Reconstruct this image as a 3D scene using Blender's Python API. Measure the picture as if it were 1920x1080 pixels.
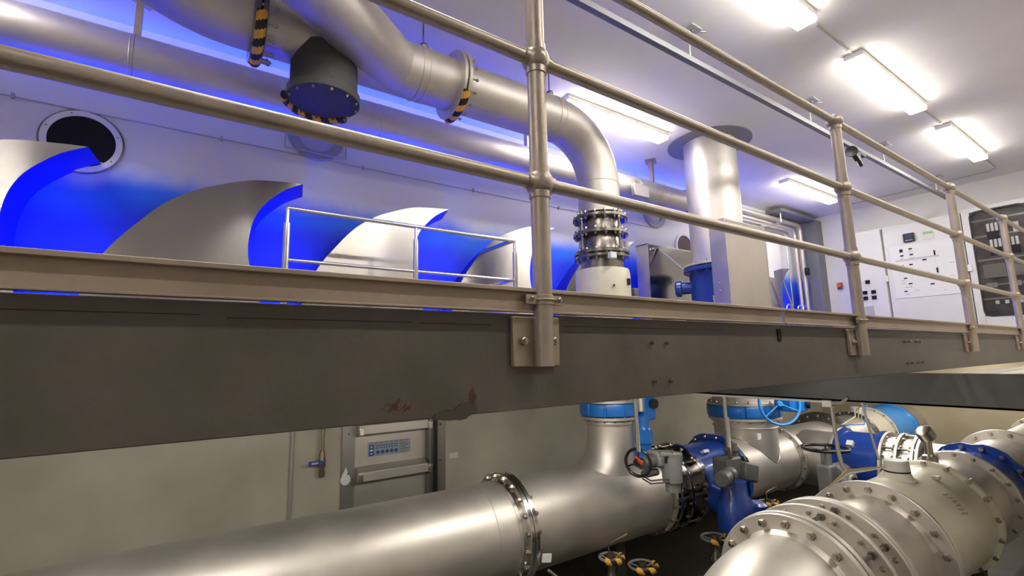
import bpy, math, random
from mathutils import Vector, Matrix
random.seed(7)
C = bpy.context.scene.collection
for o in list(bpy.data.objects): bpy.data.objects.remove(o)
S = bpy.context.scene

# ------------------------------------------------------------------ camera, world, exposure
# world frame: X runs along the railing, Y towards the mural wall, Z up; the camera's eye is the origin
yaw, pitch, roll = math.radians(34.48), math.radians(8.30), math.radians(-1.196)
fw = Vector((math.sin(yaw)*math.cos(pitch), math.cos(yaw)*math.cos(pitch), math.sin(pitch)))
rt0 = Vector((math.cos(yaw), -math.sin(yaw), 0)); up0 = rt0.cross(fw)
rt = math.cos(roll)*rt0 + math.sin(roll)*up0; up = -math.sin(roll)*rt0 + math.cos(roll)*up0
cam = bpy.data.cameras.new('camera'); co = bpy.data.objects.new('camera', cam); C.objects.link(co)
cam.sensor_width = 36; cam.lens = 36*897.5/1920; cam.clip_start = .02
m = Matrix.Identity(4)
for i in range(3): m[i][0], m[i][1], m[i][2] = rt[i], up[i], -fw[i]
co.matrix_world = m
S.camera = co
W = bpy.data.worlds.new('world'); S.world = W; W.use_nodes = True
W.node_tree.nodes['Background'].inputs[0].default_value = (.5, .48, .45, 1)
W.node_tree.nodes['Background'].inputs[1].default_value = .02
S.view_settings.view_transform = 'Standard'; S.view_settings.look = 'None'
S.view_settings.gamma = 1; S.view_settings.use_curve_mapping = False
S.view_settings.exposure = 0.85
LAMP = 20.0         # radiance of the fluorescent diffusers
BLUE = 62.0         # watts of each blue flood light behind the waves

FLOOR, DECK, CEIL, WALL = -2.2, .105, 2.56, 4.35
XL, XR, YF = -4.0, 10.0, -3.0

# ------------------------------------------------------------------ materials
MATS = {}
def mat(name, col, rough=.5, metal=0., noise=0., nscale=3., bump=0., bscale=40., rvar=0., emit=None, es=0, stretch=None, spec=None, coat=0):
    if name in MATS: return MATS[name]
    M = bpy.data.materials.new(name); M.use_nodes = True; N = M.node_tree.nodes; L = M.node_tree.links
    b = N['Principled BSDF']; b.inputs['Base Color'].default_value = (*col, 1)
    b.inputs['Roughness'].default_value = rough; b.inputs['Metallic'].default_value = metal
    if coat: b.inputs['Coat Weight'].default_value = coat
    if spec is not None: b.inputs['Specular IOR Level'].default_value = spec
    if emit: b.inputs['Emission Color'].default_value = (*emit, 1); b.inputs['Emission Strength'].default_value = es
    tc = N.new('ShaderNodeTexCoord'); vec = tc.outputs['Object']
    if stretch:
        mp = N.new('ShaderNodeMapping'); mp.inputs['Scale'].default_value = stretch; L.new(vec, mp.inputs[0]); vec = mp.outputs[0]
    if noise or rvar:
        n = N.new('ShaderNodeTexNoise'); n.inputs['Scale'].default_value = nscale; n.inputs['Detail'].default_value = 6
        n.inputs['Roughness'].default_value = .6; L.new(vec, n.inputs['Vector'])
        if noise:
            r = N.new('ShaderNodeValToRGB'); e = r.color_ramp.elements
            e[0].position = .3; e[1].position = .7
            e[0].color = (*[c*(1-noise) for c in col], 1); e[1].color = (*[min(1, c*(1+noise)) for c in col], 1)
            L.new(n.outputs['Fac'], r.inputs[0]); L.new(r.outputs[0], b.inputs['Base Color'])
        if rvar:
            mr = N.new('ShaderNodeMapRange'); mr.inputs['From Min'].default_value = .3; mr.inputs['From Max'].default_value = .7
            mr.inputs['To Min'].default_value = max(.03, rough-rvar); mr.inputs['To Max'].default_value = rough+rvar
            L.new(n.outputs['Fac'], mr.inputs[0]); L.new(mr.outputs[0], b.inputs['Roughness'])
    if bump:
        n2 = N.new('ShaderNodeTexNoise'); n2.inputs['Scale'].default_value = bscale; n2.inputs['Detail'].default_value = 4; L.new(vec, n2.inputs['Vector'])
        bp = N.new('ShaderNodeBump'); bp.inputs['Strength'].default_value = bump; bp.inputs['Distance'].default_value = .01
        L.new(n2.outputs['Fac'], bp.inputs['Height']); L.new(bp.outputs[0], b.inputs['Normal'])
    MATS[name] = M; return M

steel   = mat('stainless_steel', (.64, .595, .54), .50, .85, noise=.10, nscale=2.6, rvar=.06)
steel2  = mat('bright_steel', (.72, .70, .66), .2, 1, noise=.08, nscale=8, rvar=.05)
dsteel  = mat('dark_flange_steel', (.24, .22, .20), .28, .9, noise=.2, nscale=6, rvar=.08)
boltm   = mat('bolt_steel', (.42, .38, .33), .3, 1, noise=.2, nscale=12)
railm   = mat('galvanised_tube', (.44, .375, .31), .40, .6, noise=.12, nscale=9, rvar=.08, bump=.1, bscale=160)
chanm   = mat('galvanised_channel', (.42, .34, .265), .5, .6, noise=.14, nscale=5, rvar=.08)
girdm   = mat('girder_coating', (.135, .118, .10), .5, .35, noise=.22, nscale=3.5, rvar=.1, bump=.08, bscale=60)
girdm2  = mat('cross_girder_coating', (.10, .10, .095), .45, .4, noise=.25, nscale=3.5, rvar=.1)
rustm   = mat('rust_stain', (.10, .05, .03), .8, 0, noise=.4, nscale=20)
redpen  = mat('red_marker', (.16, .03, .03), .7)
seamm   = mat('scribed_seam', (.03, .026, .022), .8)
concm   = mat('grey_concrete', (.5, .465, .385), .75, 0, noise=.16, nscale=1.6, bump=.12, bscale=9)
floorm  = mat('dark_floor', (.045, .04, .034), .5, 0, noise=.3, nscale=2, rvar=.1)
ceilm   = mat('ceiling_paint', (.78, .75, .72), .7, 0, noise=.05, nscale=1.2, bump=.10, bscale=7)
wallm   = mat('white_wall_paint', (.80, .78, .74), .65, 0, noise=.04, nscale=2, bump=.05, bscale=30)
deckm   = mat('deck_plate', (.20, .19, .17), .6, .2, noise=.2)
wavem   = mat('brushed_wave_panel', (.56, .535, .495), .22, 1, noise=.03, nscale=1.2)
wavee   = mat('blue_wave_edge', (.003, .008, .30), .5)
blued   = mat('dark_blue_enamel', (.012, .05, .30), .3, 0, noise=.2, nscale=5, coat=.4)
bluel   = mat('bright_blue_enamel', (.01, .17, .60), .35, 0, noise=.12, nscale=6, coat=.3)
blueb   = mat('light_blue_enamel', (.03, .27, .72), .35, 0, noise=.1, nscale=6, coat=.3)
cream   = mat('cream_enamel', (.66, .62, .49), .38, 0, noise=.07, nscale=3, coat=.2)
greym   = mat('grey_gearbox_paint', (.22, .22, .215), .42, 0, noise=.15, nscale=9)
greyd   = mat('dark_grey_gearbox_paint', (.12, .12, .115), .4, 0, noise=.15, nscale=9)
black   = mat('black_rubber', (.012, .012, .012), .5)
blackg  = mat('black_gloss_plastic', (.015, .014, .014), .2)
white   = mat('white_label', (.72, .72, .70), .5)
offw    = mat('cabinet_paint', (.66, .65, .62), .45, 0, noise=.03, nscale=3)
redm    = mat('red_plastic', (.65, .05, .03), .4)
yelm    = mat('yellow_tape', (.82, .42, .05), .5)
boxm    = mat('folded_sheet_steel', (.50, .48, .46), .38, .9, noise=.08, nscale=6, rvar=.06)
boxb    = mat('fine_perforated_sheet', (.42, .37, .32), .5, .5, noise=.05, nscale=3)
holem   = mat('dark_opening', (.006, .005, .005), .9)
brass   = mat('tarnished_brass', (.30, .22, .14), .4, .8, noise=.3, nscale=30)
condm   = mat('grey_conduit', (.48, .46, .42), .4, .3)
labelg  = mat('label_grey_blue', (.35, .38, .42), .4)
labelb  = mat('label_blue', (.03, .09, .33), .4)
green   = mat('green_print', (.25, .55, .12), .5)
housem  = mat('lamp_housing', (.75, .74, .72), .5)
glow    = mat('lamp_diffuser', (.9, .9, .9), .4, emit=(1, .965, .90), es=LAMP*1.15)
glows   = mat('lamp_diffuser_side', (.9, .9, .9), .4, emit=(1, .95, .87), es=LAMP*.6)
glow3   = mat('added_under_deck_diffuser', (.9, .9, .9), .4, emit=(1, .95, .86), es=LAMP*.68)
glow2   = mat('strong_lamp_diffuser', (.9, .9, .9), .4, emit=(1, .95, .86), es=LAMP*1.4)
insidem = mat('cabinet_inside', (.07, .066, .06), .5, .2, noise=.5, nscale=10)

def brushed(M):
    N = M.node_tree.nodes; L = M.node_tree.links; b = N['Principled BSDF']
    tg = N.new('ShaderNodeTangent'); tg.direction_type = 'RADIAL'; tg.axis = 'Z'
    b.inputs['Anisotropic'].default_value = .85; b.inputs['Anisotropic Rotation'].default_value = .25; L.new(tg.outputs[0], b.inputs['Tangent'])
brushed(wavem)
def add_perf(M):
    N = M.node_tree.nodes; L = M.node_tree.links; b = N['Principled BSDF']
    tc = N.new('ShaderNodeTexCoord'); mp = N.new('ShaderNodeMapping'); mp.inputs['Scale'].default_value = (90, 90, 90)
    w = N.new('ShaderNodeTexWave'); w.bands_direction = 'Z'; w.inputs['Scale'].default_value = .3
    bp = N.new('ShaderNodeBump'); bp.inputs['Strength'].default_value = .4; bp.inputs['Distance'].default_value = .004
    L.new(tc.outputs['Object'], mp.inputs[0]); L.new(mp.outputs[0], w.inputs[0]); L.new(w.outputs['Fac'], bp.inputs['Height']); L.new(bp.outputs[0], b.inputs['Normal'])
add_perf(boxb)

# the long wall: bare concrete under the deck, white above it with an airbrushed blue sea along its foot
def mural():
    M = bpy.data.materials.new('mural_wall'); M.use_nodes = True; N = M.node_tree.nodes; L = M.node_tree.links
    b = N['Principled BSDF']; b.inputs['Roughness'].default_value = .65
    tc = N.new('ShaderNodeTexCoord'); sp = N.new('ShaderNodeSeparateXYZ'); L.new(tc.outputs['Object'], sp.inputs[0])
    n = N.new('ShaderNodeTexNoise'); n.inputs['Scale'].default_value = 1.5; n.inputs['Detail'].default_value = 5; L.new(tc.outputs['Object'], n.inputs['Vector'])
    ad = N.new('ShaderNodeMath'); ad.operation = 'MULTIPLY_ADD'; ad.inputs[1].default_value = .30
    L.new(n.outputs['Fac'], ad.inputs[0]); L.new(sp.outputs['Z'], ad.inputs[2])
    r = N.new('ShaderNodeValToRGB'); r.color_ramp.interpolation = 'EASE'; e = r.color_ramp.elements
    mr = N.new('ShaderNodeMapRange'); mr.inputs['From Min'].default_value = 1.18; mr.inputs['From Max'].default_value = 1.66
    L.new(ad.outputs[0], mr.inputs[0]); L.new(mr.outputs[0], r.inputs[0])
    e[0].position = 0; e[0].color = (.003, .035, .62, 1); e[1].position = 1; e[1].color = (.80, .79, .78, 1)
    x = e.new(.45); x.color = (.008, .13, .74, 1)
    n3 = N.new('ShaderNodeTexNoise'); n3.inputs['Scale'].default_value = 1.7; n3.inputs['Detail'].default_value = 6; L.new(tc.outputs['Object'], n3.inputs['Vector'])
    r3 = N.new('ShaderNodeValToRGB'); r3.color_ramp.elements[0].color = (.44, .40, .32, 1); r3.color_ramp.elements[1].color = (.60, .555, .455, 1)
    r3.color_ramp.elements[0].position = .3; r3.color_ramp.elements[1].position = .7; L.new(n3.outputs['Fac'], r3.inputs[0])
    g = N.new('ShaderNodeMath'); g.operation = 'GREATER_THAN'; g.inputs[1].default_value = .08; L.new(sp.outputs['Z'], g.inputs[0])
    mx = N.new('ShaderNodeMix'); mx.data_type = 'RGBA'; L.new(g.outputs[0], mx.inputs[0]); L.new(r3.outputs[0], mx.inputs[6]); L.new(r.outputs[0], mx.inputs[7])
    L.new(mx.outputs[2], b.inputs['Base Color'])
    n2 = N.new('ShaderNodeTexNoise'); n2.inputs['Scale'].default_value = 14; L.new(tc.outputs['Object'], n2.inputs['Vector'])
    bp = N.new('ShaderNodeBump'); bp.inputs['Strength'].default_value = .08; bp.inputs['Distance'].default_value = .01; L.new(n2.outputs['Fac'], bp.inputs['Height']); L.new(bp.outputs[0], b.inputs['Normal'])
    return M
muralm = mural()

# ------------------------------------------------------------------ mesh builder
def frame(d):
    d = Vector(d).normalized(); a = Vector((0, 0, 1)) if abs(d.z) < .9 else Vector((1, 0, 0))
    u = d.cross(a).normalized(); return u, d.cross(u).normalized(), d
class MB:
    def __init__(s): s.v = []; s.f = []; s.mi = []; s.cur = 0
    def add(s, vs, fs):
        k = len(s.v); s.v += [Vector(p) for p in vs]; s.f += [[i+k for i in f] for f in fs]; s.mi += [s.cur]*len(fs); return s
    def box(s, lo, hi, rot=None, about=None):
        vs = [Vector((x, y, z)) for z in (lo[2], hi[2]) for y in (lo[1], hi[1]) for x in (lo[0], hi[0])]
        if rot is not None:
            c = Vector(about) if about is not None else (Vector(lo)+Vector(hi))/2
            vs = [c + rot @ (p-c) for p in vs]
        return s.add(vs, [(0, 2, 3, 1), (4, 5, 7, 6), (0, 1, 5, 4), (2, 6, 7, 3), (0, 4, 6, 2), (1, 3, 7, 5)])
    def loft(s, rings, caps=(True, True), closed=True):
        n = len(rings[0]); vs = [p for r in rings for p in r]; fs = []
        for i in range(len(rings)-1):
            for j in range(n if closed else n-1):
                a, b = i*n+j, i*n+(j+1) % n; fs.append((a, b, b+n, a+n))
        if caps[0]: fs.append(tuple(range(n))[::-1])
        if caps[1]: fs.append(tuple(range((len(rings)-1)*n, len(rings)*n)))
        return s.add(vs, fs)
    def lathe(s, o, d, prof, seg=48, caps=(True, True)):
        u, v, w = frame(d); o = Vector(o)
        return s.loft([[o + w*t + (u*math.cos(2*math.pi*j/seg)+v*math.sin(2*math.pi*j/seg))*max(r, 1e-4) for j in range(seg)] for t, r in prof], caps)
    def ringbody(s, o, d, prof, seg=48):   # closed profile (annulus)
        u, v, w = frame(d); o = Vector(o); prof = list(prof)+[prof[0]]
        return s.loft([[o + w*t + (u*math.cos(2*math.pi*j/seg)+v*math.sin(2*math.pi*j/seg))*r for j in range(seg)] for t, r in prof], (False, False))
    def cyl(s, a, b, r, r2=None, seg=24, caps=(True, True)):
        a, b = Vector(a), Vector(b); L = (b-a).length
        return s.lathe(a, b-a, [(0, r), (L, r if r2 is None else r2)], seg, caps)
    def tube(s, pts, r, seg=16, caps=(True, True), closed=False):
        pts = [Vector(p) for p in pts]; n = len(pts); rings = []
        rr = r if isinstance(r, (list, tuple)) else [r]*n
        t0 = (pts[1]-pts[0]).normalized(); u, v, _ = frame(t0); pt = t0
        for i, p in enumerate(pts):
            if closed: t = (pts[(i+1) % n]-pts[i-1]).normalized()
            else: t = (pts[min(i+1, n-1)]-pts[max(i-1, 0)]).normalized()
            q = pt.rotation_difference(t); u = q @ u; v = q @ v; pt = t
            rings.append([p+(u*math.cos(2*math.pi*j/seg)+v*math.sin(2*math.pi*j/seg))*rr[i] for j in range(seg)])
        if closed: rings.append(rings[0]); caps = (False, False)
        return s.loft(rings, caps)
    def torus(s, o, d, R, r, seg=40, rs=12, a0=0, a1=2*math.pi):
        u, v, w = frame(d); o = Vector(o); full = abs(a1-a0) > 6.28; n = seg if full else seg+1
        return s.tube([o+(u*math.cos(a0+(a1-a0)*i/seg)+v*math.sin(a0+(a1-a0)*i/seg))*R for i in range(n)], r, rs, closed=full)
    def sphere(s, c, r, seg=20, rings=12, sc=(1, 1, 1)):
        c = Vector(c)
        return s.loft([[c+Vector((math.sin(a)*math.cos(2*math.pi*j/seg)*r*sc[0], math.sin(a)*math.sin(2*math.pi*j/seg)*r*sc[1], -math.cos(a)*r*sc[2])) for j in range(seg)]
                       for a in [math.pi*max(.002, min(.998, i/rings)) for i in range(rings+1)]])
    def prism(s, poly, a, b, ax=1):   # polygon in the plane normal to ax, extruded from a to b
        def P(q, t): l = list(q); l.insert(ax, t); return Vector(l)
        return s.loft([[P(q, a) for q in poly], [P(q, b) for q in poly]])
    def build(s, name, mats, parent=None, smooth=True, bevel=0, seg=2):
        me = bpy.data.meshes.new(name); mats = mats if isinstance(mats, (list, tuple)) else [mats]
        if parent is None:
            lo = [min(v[i] for v in s.v) for i in range(3)]; hi = [max(v[i] for v in s.v) for i in range(3)]
            org = Vector(((lo[0]+hi[0])/2, (lo[1]+hi[1])/2, lo[2]))
        else:
            org = Vector(); q = parent
            while q is not None: org += q.location; q = q.parent
        me.from_pydata([tuple(v-org) for v in s.v], [], s.f)
        for M in mats: me.materials.append(M)
        for p, i in zip(me.polygons, s.mi): p.material_index = i
        import bmesh
        bm = bmesh.new(); bm.from_mesh(me); bmesh.ops.recalc_face_normals(bm, faces=bm.faces); bm.to_mesh(me); bm.free()
        if smooth:
            for p in me.polygons: p.use_smooth = True
            me.set_sharp_from_angle(angle=math.radians(38))
        o = bpy.data.objects.new(name, me); C.objects.link(o)
        if parent is None: o.location = org
        else: o.parent = parent
        if bevel:
            b = o.modifiers.new('bevel', 'BEVEL'); b.width = bevel; b.segments = seg; b.limit_method = 'ANGLE'; b.angle_limit = math.radians(50)
        return o
def thing(name, loc, label, cat, group=None):
    o = bpy.data.objects.new(name, None); C.objects.link(o); o.location = loc; o.empty_display_size = .1
    o['label'] = label; o['category'] = cat
    if group: o['group'] = group
    return o
def tag(o, label, cat, group=None):
    o['label'] = label; o['category'] = cat
    if group: o['group'] = group
    return o
def struct(o): o['kind'] = 'structure'; return o
def worldloc(o):
    l = Vector(); q = o
    while q is not None: l += q.location; q = q.parent
    return l
BOLTS = {}
def bolt(parent, pos, d, L, r, name='bolt', M=None, dome=False):
    M = M or boltm; key = (round(L, 3), round(r, 4), M.name, dome)
    if key not in BOLTS:
        b = MB(); h = r*1.1
        if dome: b.lathe((0, 0, -L/2-h), (0, 0, 1), [(0, r*.5), (h*.4, r*.95), (h, r), (L+h, r), (L+h*1.6, r*.95), (L+2*h, r*.5)], 12)
        else:
            b.lathe((0, 0, -L/2-h), (0, 0, 1), [(0, r*.85), (h*.2, r), (h, r)], 6)
            b.lathe((0, 0, L/2), (0, 0, 1), [(0, r), (h*.8, r), (h, r*.85)], 6)
            b.lathe((0, 0, -L/2-h*1.5), (0, 0, 1), [(0, r*.5), (L+h*3, r*.5)], 8)
        me = b.build('bolt', M, None); BOLTS[key] = me.data
        # prototype was placed on its own bounding box: recentre the mesh on its middle
        zs = [v.co.z for v in me.data.vertices]; mid = (min(zs)+max(zs))/2
        for v in me.data.vertices: v.co.z -= mid
        bpy.data.objects.remove(me)
    o = bpy.data.objects.new(name, BOLTS[key]); C.objects.link(o); o.parent = parent
    o.location = Vector(pos)-worldloc(parent); o.rotation_mode = 'QUATERNION'; o.rotation_quaternion = Vector((0, 0, 1)).rotation_difference(Vector(d).normalized())
    return o
def flange(parent, c, d, ri, ro, th=.03, n=16, br=.013, M=None, name='flange', bL=None, off=0, bolts=True, hub=0, BM=None):
    """plate ring centred on c with its bolts; hub adds a welding neck on the -d side"""
    M = M or steel; d = Vector(d).normalized(); b = MB(); e = .004
    b.ringbody(Vector(c)-d*th/2, d, [(0, ri), (0, ro-e), (e, ro), (th-e, ro), (th, ro-e), (th, ri)], 64)
    if hub: b.ringbody(Vector(c)-d*th/2, -d if hub > 0 else d, [(0 if hub > 0 else th, ri), (0 if hub > 0 else th, ri+.028), (abs(hub), ri+.004), (abs(hub), ri)], 64)
    f = b.build(name, M, parent)
    if bolts:
        u, v, w = frame(d); R = (ri+ro)/2+.008
        for i in range(n):
            a = 2*math.pi*(i+.5)/n+off
            bolt(f, Vector(c)+(u*math.cos(a)+v*math.sin(a))*R+(d*(bL/2-th/2) if bL else Vector()), d, bL or th, br, M=BM)
    return f
def tape(parent, c, d, R, r, a0, a1, n=9, twist=.8, name='hazard_tape'):
    """foam edge guard with yellow and black bands, wrapped round an arc of a flange's rim"""
    u, v, w = frame(d); c = Vector(c); b = MB(); seg = n*6; rs = 10
    for i in range(seg):
        for j in range(rs):
            q = []
            for (ii, jj) in ((i, j), (i+1, j), (i+1, j+1), (i, j+1)):
                a = a0+(a1-a0)*ii/seg; k = 2*math.pi*jj/rs
                rad = u*math.cos(a)+v*math.sin(a); q.append(c+rad*(R+r*math.cos(k))+w*r*1.25*math.sin(k))
            b.cur = int(math.floor((i/6)+2*(j+.5)/rs)) % 2
            b.add(q, [(0, 1, 2, 3)])
    b.cur = 1
    for a in (a0, a1):
        rad = u*math.cos(a)+v*math.sin(a)
        b.add([c+rad*(R+r*math.cos(2*math.pi*j/rs))+w*r*1.25*math.sin(2*math.pi*j/rs) for j in range(rs)], [tuple(range(rs))])
    return b.build(name, [yelm, black], parent)
def arc(c, a, b, R, t0, t1, n=14):    # points c + R(a cos t + b sin t)
    c, a, b = Vector(c), Vector(a), Vector(b)
    return [c+(a*math.cos(t0+(t1-t0)*i/n)+b*math.sin(t0+(t1-t0)*i/n))*R for i in range(n+1)]
HP = math.pi/2

# ------------------------------------------------------------------ lights of the place, plus added lamps under the deck
def ceiling_lamp(x0, x1, y, label, CEIL=CEIL, group='fluorescent lamps under the ceiling', M=None):
    t = thing('ceiling_light', ((x0+x1)/2, y, CEIL-.1), label, 'ceiling light', group)
    b = MB(); b.box((x0-.005, y-.072, CEIL-.052), (x1+.005, y+.072, CEIL)); b.build('housing', housem, t, bevel=.006)
    b = MB(); z0, z1 = CEIL-.105, CEIL-.05
    P = lambda ex, w, z: [(x0+ex, y-w, z), (x1-ex, y-w, z), (x1-ex, y+w, z), (x0+ex, y+w, z)]
    b.cur = 1; b.loft([P(.0, .070, z1), P(.0, .070, z1-.02), P(.012, .068, z0+.012)], (True, False))
    b.cur = 0; b.loft([P(.012, .068, z0+.012), P(.04, .052, z0)], (False, True))
    b.build('diffuser', [M or glow, glows], t)
    return t
def blue_flood(x, y, z, w, d, power):
    l = bpy.data.lights.new('blue_flood', 'AREA'); l.shape = 'RECTANGLE'; l.size = w; l.size_y = d; l.energy = power; l.color = (.0, .03, 1)
    o = bpy.data.objects.new('blue_flood', l); C.objects.link(o); o.location = (x, y, z); o.rotation_euler = (math.pi+math.radians(-42), 0, 0); l.spread = math.radians(140)
    return o
for x0, x1, y, lab in [
    (2.22, 3.80, 1.456, 'long fluorescent ceiling light cut off by the top edge, nearest of the front row'),
    (4.64, 6.24, 1.456, 'fluorescent ceiling light in the middle of the front row, between two grey cable runs'),
    (7.06, 8.60, 1.456, 'fluorescent ceiling light at the far end of the front row'),
    (2.98, 4.50, 3.35, 'fluorescent ceiling light behind the bend of the overhead pipe'),
    (7.28, 8.90, 3.35, 'fluorescent ceiling light beyond the wide vertical duct, near the far corner'),
    (-2.75, -1.15, 3.35, 'fluorescent ceiling light over the first wave panel, beyond the left edge'),
    (-.20, 1.38, 1.456, 'fluorescent ceiling light above the near railing post, overhead'),
    (1.55, 3.15, -.75, 'fluorescent ceiling light on the near side of the railing, left of the cross girder'),
    (3.95, 5.55, -.75, 'fluorescent ceiling light on the near side of the railing, over the cross girder'),
    (-2.85, -1.25, -.75, 'fluorescent ceiling light at the near left end of the hall'),
    (6.35, 7.95, -.75, 'fluorescent ceiling light over the near right aisle')]:
    ceiling_lamp(x0, x1, y, lab, M=glow2 if y < 0 else None)
for x0, x1, lab in [(-3.4, -1.8, 'first from the left'), (-1.0, .6, 'second from the left'), (1.4, 3.0, 'third from the left, by the cross girder'), (4.2, 5.8, 'above the second tee'), (6.2, 7.8, 'second from the far end'), (8.1, 9.7, 'furthest')]:
    ceiling_lamp(x0, x1, 2.05, 'added fluorescent lamp hidden under the deck, ' + lab, CEIL=DECK-.07, M=glow3, group='added lamps hidden under the deck')  # unseen lamps added to brighten the pipes and wall of the lower level
TIP0, PER = -.61, 1.345
for k in range(-1, 8):
    blue_flood(TIP0+PER*k-.08, 4.22, DECK+.06, .34, .18, BLUE*(.35 if k == 7 else 1))

l = bpy.data.lights.new('blue_wall_wash', 'AREA'); l.shape = 'RECTANGLE'; l.size = 10.5; l.size_y = .05; l.energy = 34; l.spread = math.radians(110); l.color = (.0, .05, 1)
o = bpy.data.objects.new('blue_wall_wash', l); C.objects.link(o); o.location = (1.4, 4.27, 2.12); o.rotation_euler = (math.radians(180-32), 0, 0)

# ------------------------------------------------------------------ room shell
def slab(name, lo, hi, M): b = MB(); b.box(lo, hi); return struct(b.build(name, M, None, smooth=False))
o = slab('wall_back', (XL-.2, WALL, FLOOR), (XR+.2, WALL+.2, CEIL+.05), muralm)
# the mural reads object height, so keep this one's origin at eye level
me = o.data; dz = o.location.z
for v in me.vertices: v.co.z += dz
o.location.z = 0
slab('wall_right', (XR, YF-.2, .035), (XR+.2, WALL+.2, CEIL+.05), wallm)
slab('wall_right_lower', (XR, YF-.2, FLOOR), (XR+.2, WALL+.2, .035), mat('tan_concrete', (.50, .42, .29), .75, 0, noise=.12, nscale=1.5, bump=.1, bscale=9))
slab('wall_left', (XL-.2, YF-.2, FLOOR), (XL, WALL+.2, CEIL+.05), wallm)
slab('wall_front', (XL-.2, YF-.2, FLOOR), (XR+.2, YF, CEIL+.05), concm)
slab('floor', (XL-.2, YF-.2, FLOOR-.2), (XR+.2, WALL+.2, FLOOR), floorm)
slab('ceiling', (XL-.2, YF-.2, CEIL), (XR+.2, WALL+.2, CEIL+.2), ceilm)
# deck plates round the pit in front of the mural
b = MB()
for lo, hi in [((XL, .985, DECK-.07), (XR, WALL, DECK))]: b.box(lo, hi)
struct(b.build('floor_deck', deckm, None, smooth=False))
b = MB(); b.box((3.90, -.6, -.19), (XR, .93, -.148)); struct(b.build('floor_landing', concm, None, smooth=False))

# ------------------------------------------------------------------ girders
t = thing('steel_girder', (2, .985, -.125), 'long dark grey steel girder along the edge of the raised deck under the railing', 'girder')
b = MB(); b.box((XL, .97, -.125), (XR, .985, .1085)); b.build('web_plate', girdm, t, smooth=False, bevel=.002)
b = MB(); b.box((XL, .985, -.125), (XR, 1.05, -.11)); b.build('lower_flange', girdm, t, smooth=False)
for x, z in [(1.175, .037), (1.245, .037), (1.177, -.078), (1.25, -.08)]: bolt(t, (x, .972, z), (0, 1, 0), .012, .006, M=dsteel)
for x in (3.27, 3.33, 3.44, 3.50):
    for z in (.045, -.073): bolt(t, (x, .972, z), (0, 1, 0), .012, .007, M=dsteel)
b = MB()
for x0, x1, z in [(-.35, .02, .083), (.06, .40, .079), (.42, .60, .078), (.83, 1.55, .079)]: b.box((x0, .9692, z), (x1, .9705, z+.0016))
b.build('welded_seam', seamm, t, smooth=False)
b = MB(); b.prism([(1.92, .09), (1.948, .092), (1.95, .055), (1.94, .04), (1.925, .045)], .966, .972); b.build('slot_hole', holem, t, smooth=False)
random.seed(3)
def blob(cx, cz, rx, rz, n=22, j=.3): return [(cx+rx*math.cos(2*math.pi*i/n)*(1-j*random.random()), cz+rz*math.sin(2*math.pi*i/n)*(1-j*random.random())) for i in range(n)]
b = MB(); b.prism(blob(.50, -.122, .055, .014, j=.25), .9665, .975); b.prism(blob(.535, -.112, .032, .018, j=.25), .9668, .975)
b.build('sealant_lump', mat('dark_sealant', (.07, .06, .05), .6), t, smooth=False)
b = MB(); b.prism(blob(.55, -.085, .012, .03, j=.6), .9693, .9702); b.build('rust_stain', rustm, t, smooth=False)
b = MB()
for i in range(9):
    x = .36+.045*random.random(); z = -.105+.02*random.random(); a = random.random()*3
    b.tube([(x, .9692, z), (x+.012*math.cos(a), .9692, z+.01*math.sin(a)), (x+.02*math.cos(a+1), .9692, z-.004)], .0007, 5)
b.build('red_scribble', redpen, t)
t = thing('cross_girder', (3.86, 1.0, -.35), 'dark steel cross girder running under the long girder towards the right edge', 'girder')
b = MB(); b.box((3.85, -2.9, -.35), (3.865, WALL, -.148)); b.build('web_plate', girdm2, t, smooth=False)
b = MB(); b.box((3.85, -2.9, -.35), (3.93, WALL, -.338)); b.build('lower_flange', girdm2, t, smooth=False)

# ------------------------------------------------------------------ near railing
PX = [-1.10, .735, 2.62, 4.44, 5.94, 7.6, 9.3]; RZ = [1.135, .79, .445]; RY = .935
t = thing('handrail', (2.6, RY, DECK), 'galvanised three-rail tube railing with ball joints along the near edge of the deck', 'railing')
for z in RZ:
    b = MB(); b.cyl((XL+.02, RY, z), (9.5, RY, z), .0175, seg=20); b.build('rail', railm, t)
for px in PX:
    b = MB(); b.cyl((px, RY, -.022), (px, RY, RZ[0]), .0245, seg=24); p = b.build('post', railm, t)
    for z in RZ:
        b = MB(); b.sphere((px, RY, z), .037, 24, 14); b.cyl((px-.042, RY, z), (px+.042, RY, z), .0215, seg=20); b.cyl((px, RY, z-.042), (px, RY, z+.042 if z < 1.1 else z), .0275, seg=20)
        b.build('ball_joint', railm, p)
    b = MB(); b.box((px-.078, .955, -.022), (px+.066, .969, .1)); pl = b.build('base_plate', chanm, t, bevel=.002)
    for dx in (-.052, .045): bolt(pl, (px+dx, .962, .040), (0, 1, 0), .016, .0105)
    b = MB(); b.box((px-.058, .925, .128), (px-.022, .93, .152)); b.box((px+.022, .925, .128), (px+.052, .93, .152))
    b.tube([(px-.03, .93, .14)]+arc((px, RY, .14), (-1, 0, 0), (0, -1, 0), .029, 0, math.pi, 10)+[(px+.03, .93, .14)], .003, 6)
    b.ringbody((px, RY, .128), (0, 0, 1), [(0, .0245), (0, .0275), (.024, .0275), (.024, .0245)], 24)
    cl = b.build('clamp', chanm, t, bevel=.001)
    for dx in (-.043, .040): bolt(cl, (px+dx, .926, .141), (0, 1, 0), .010, .0065)
b = MB()
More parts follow.
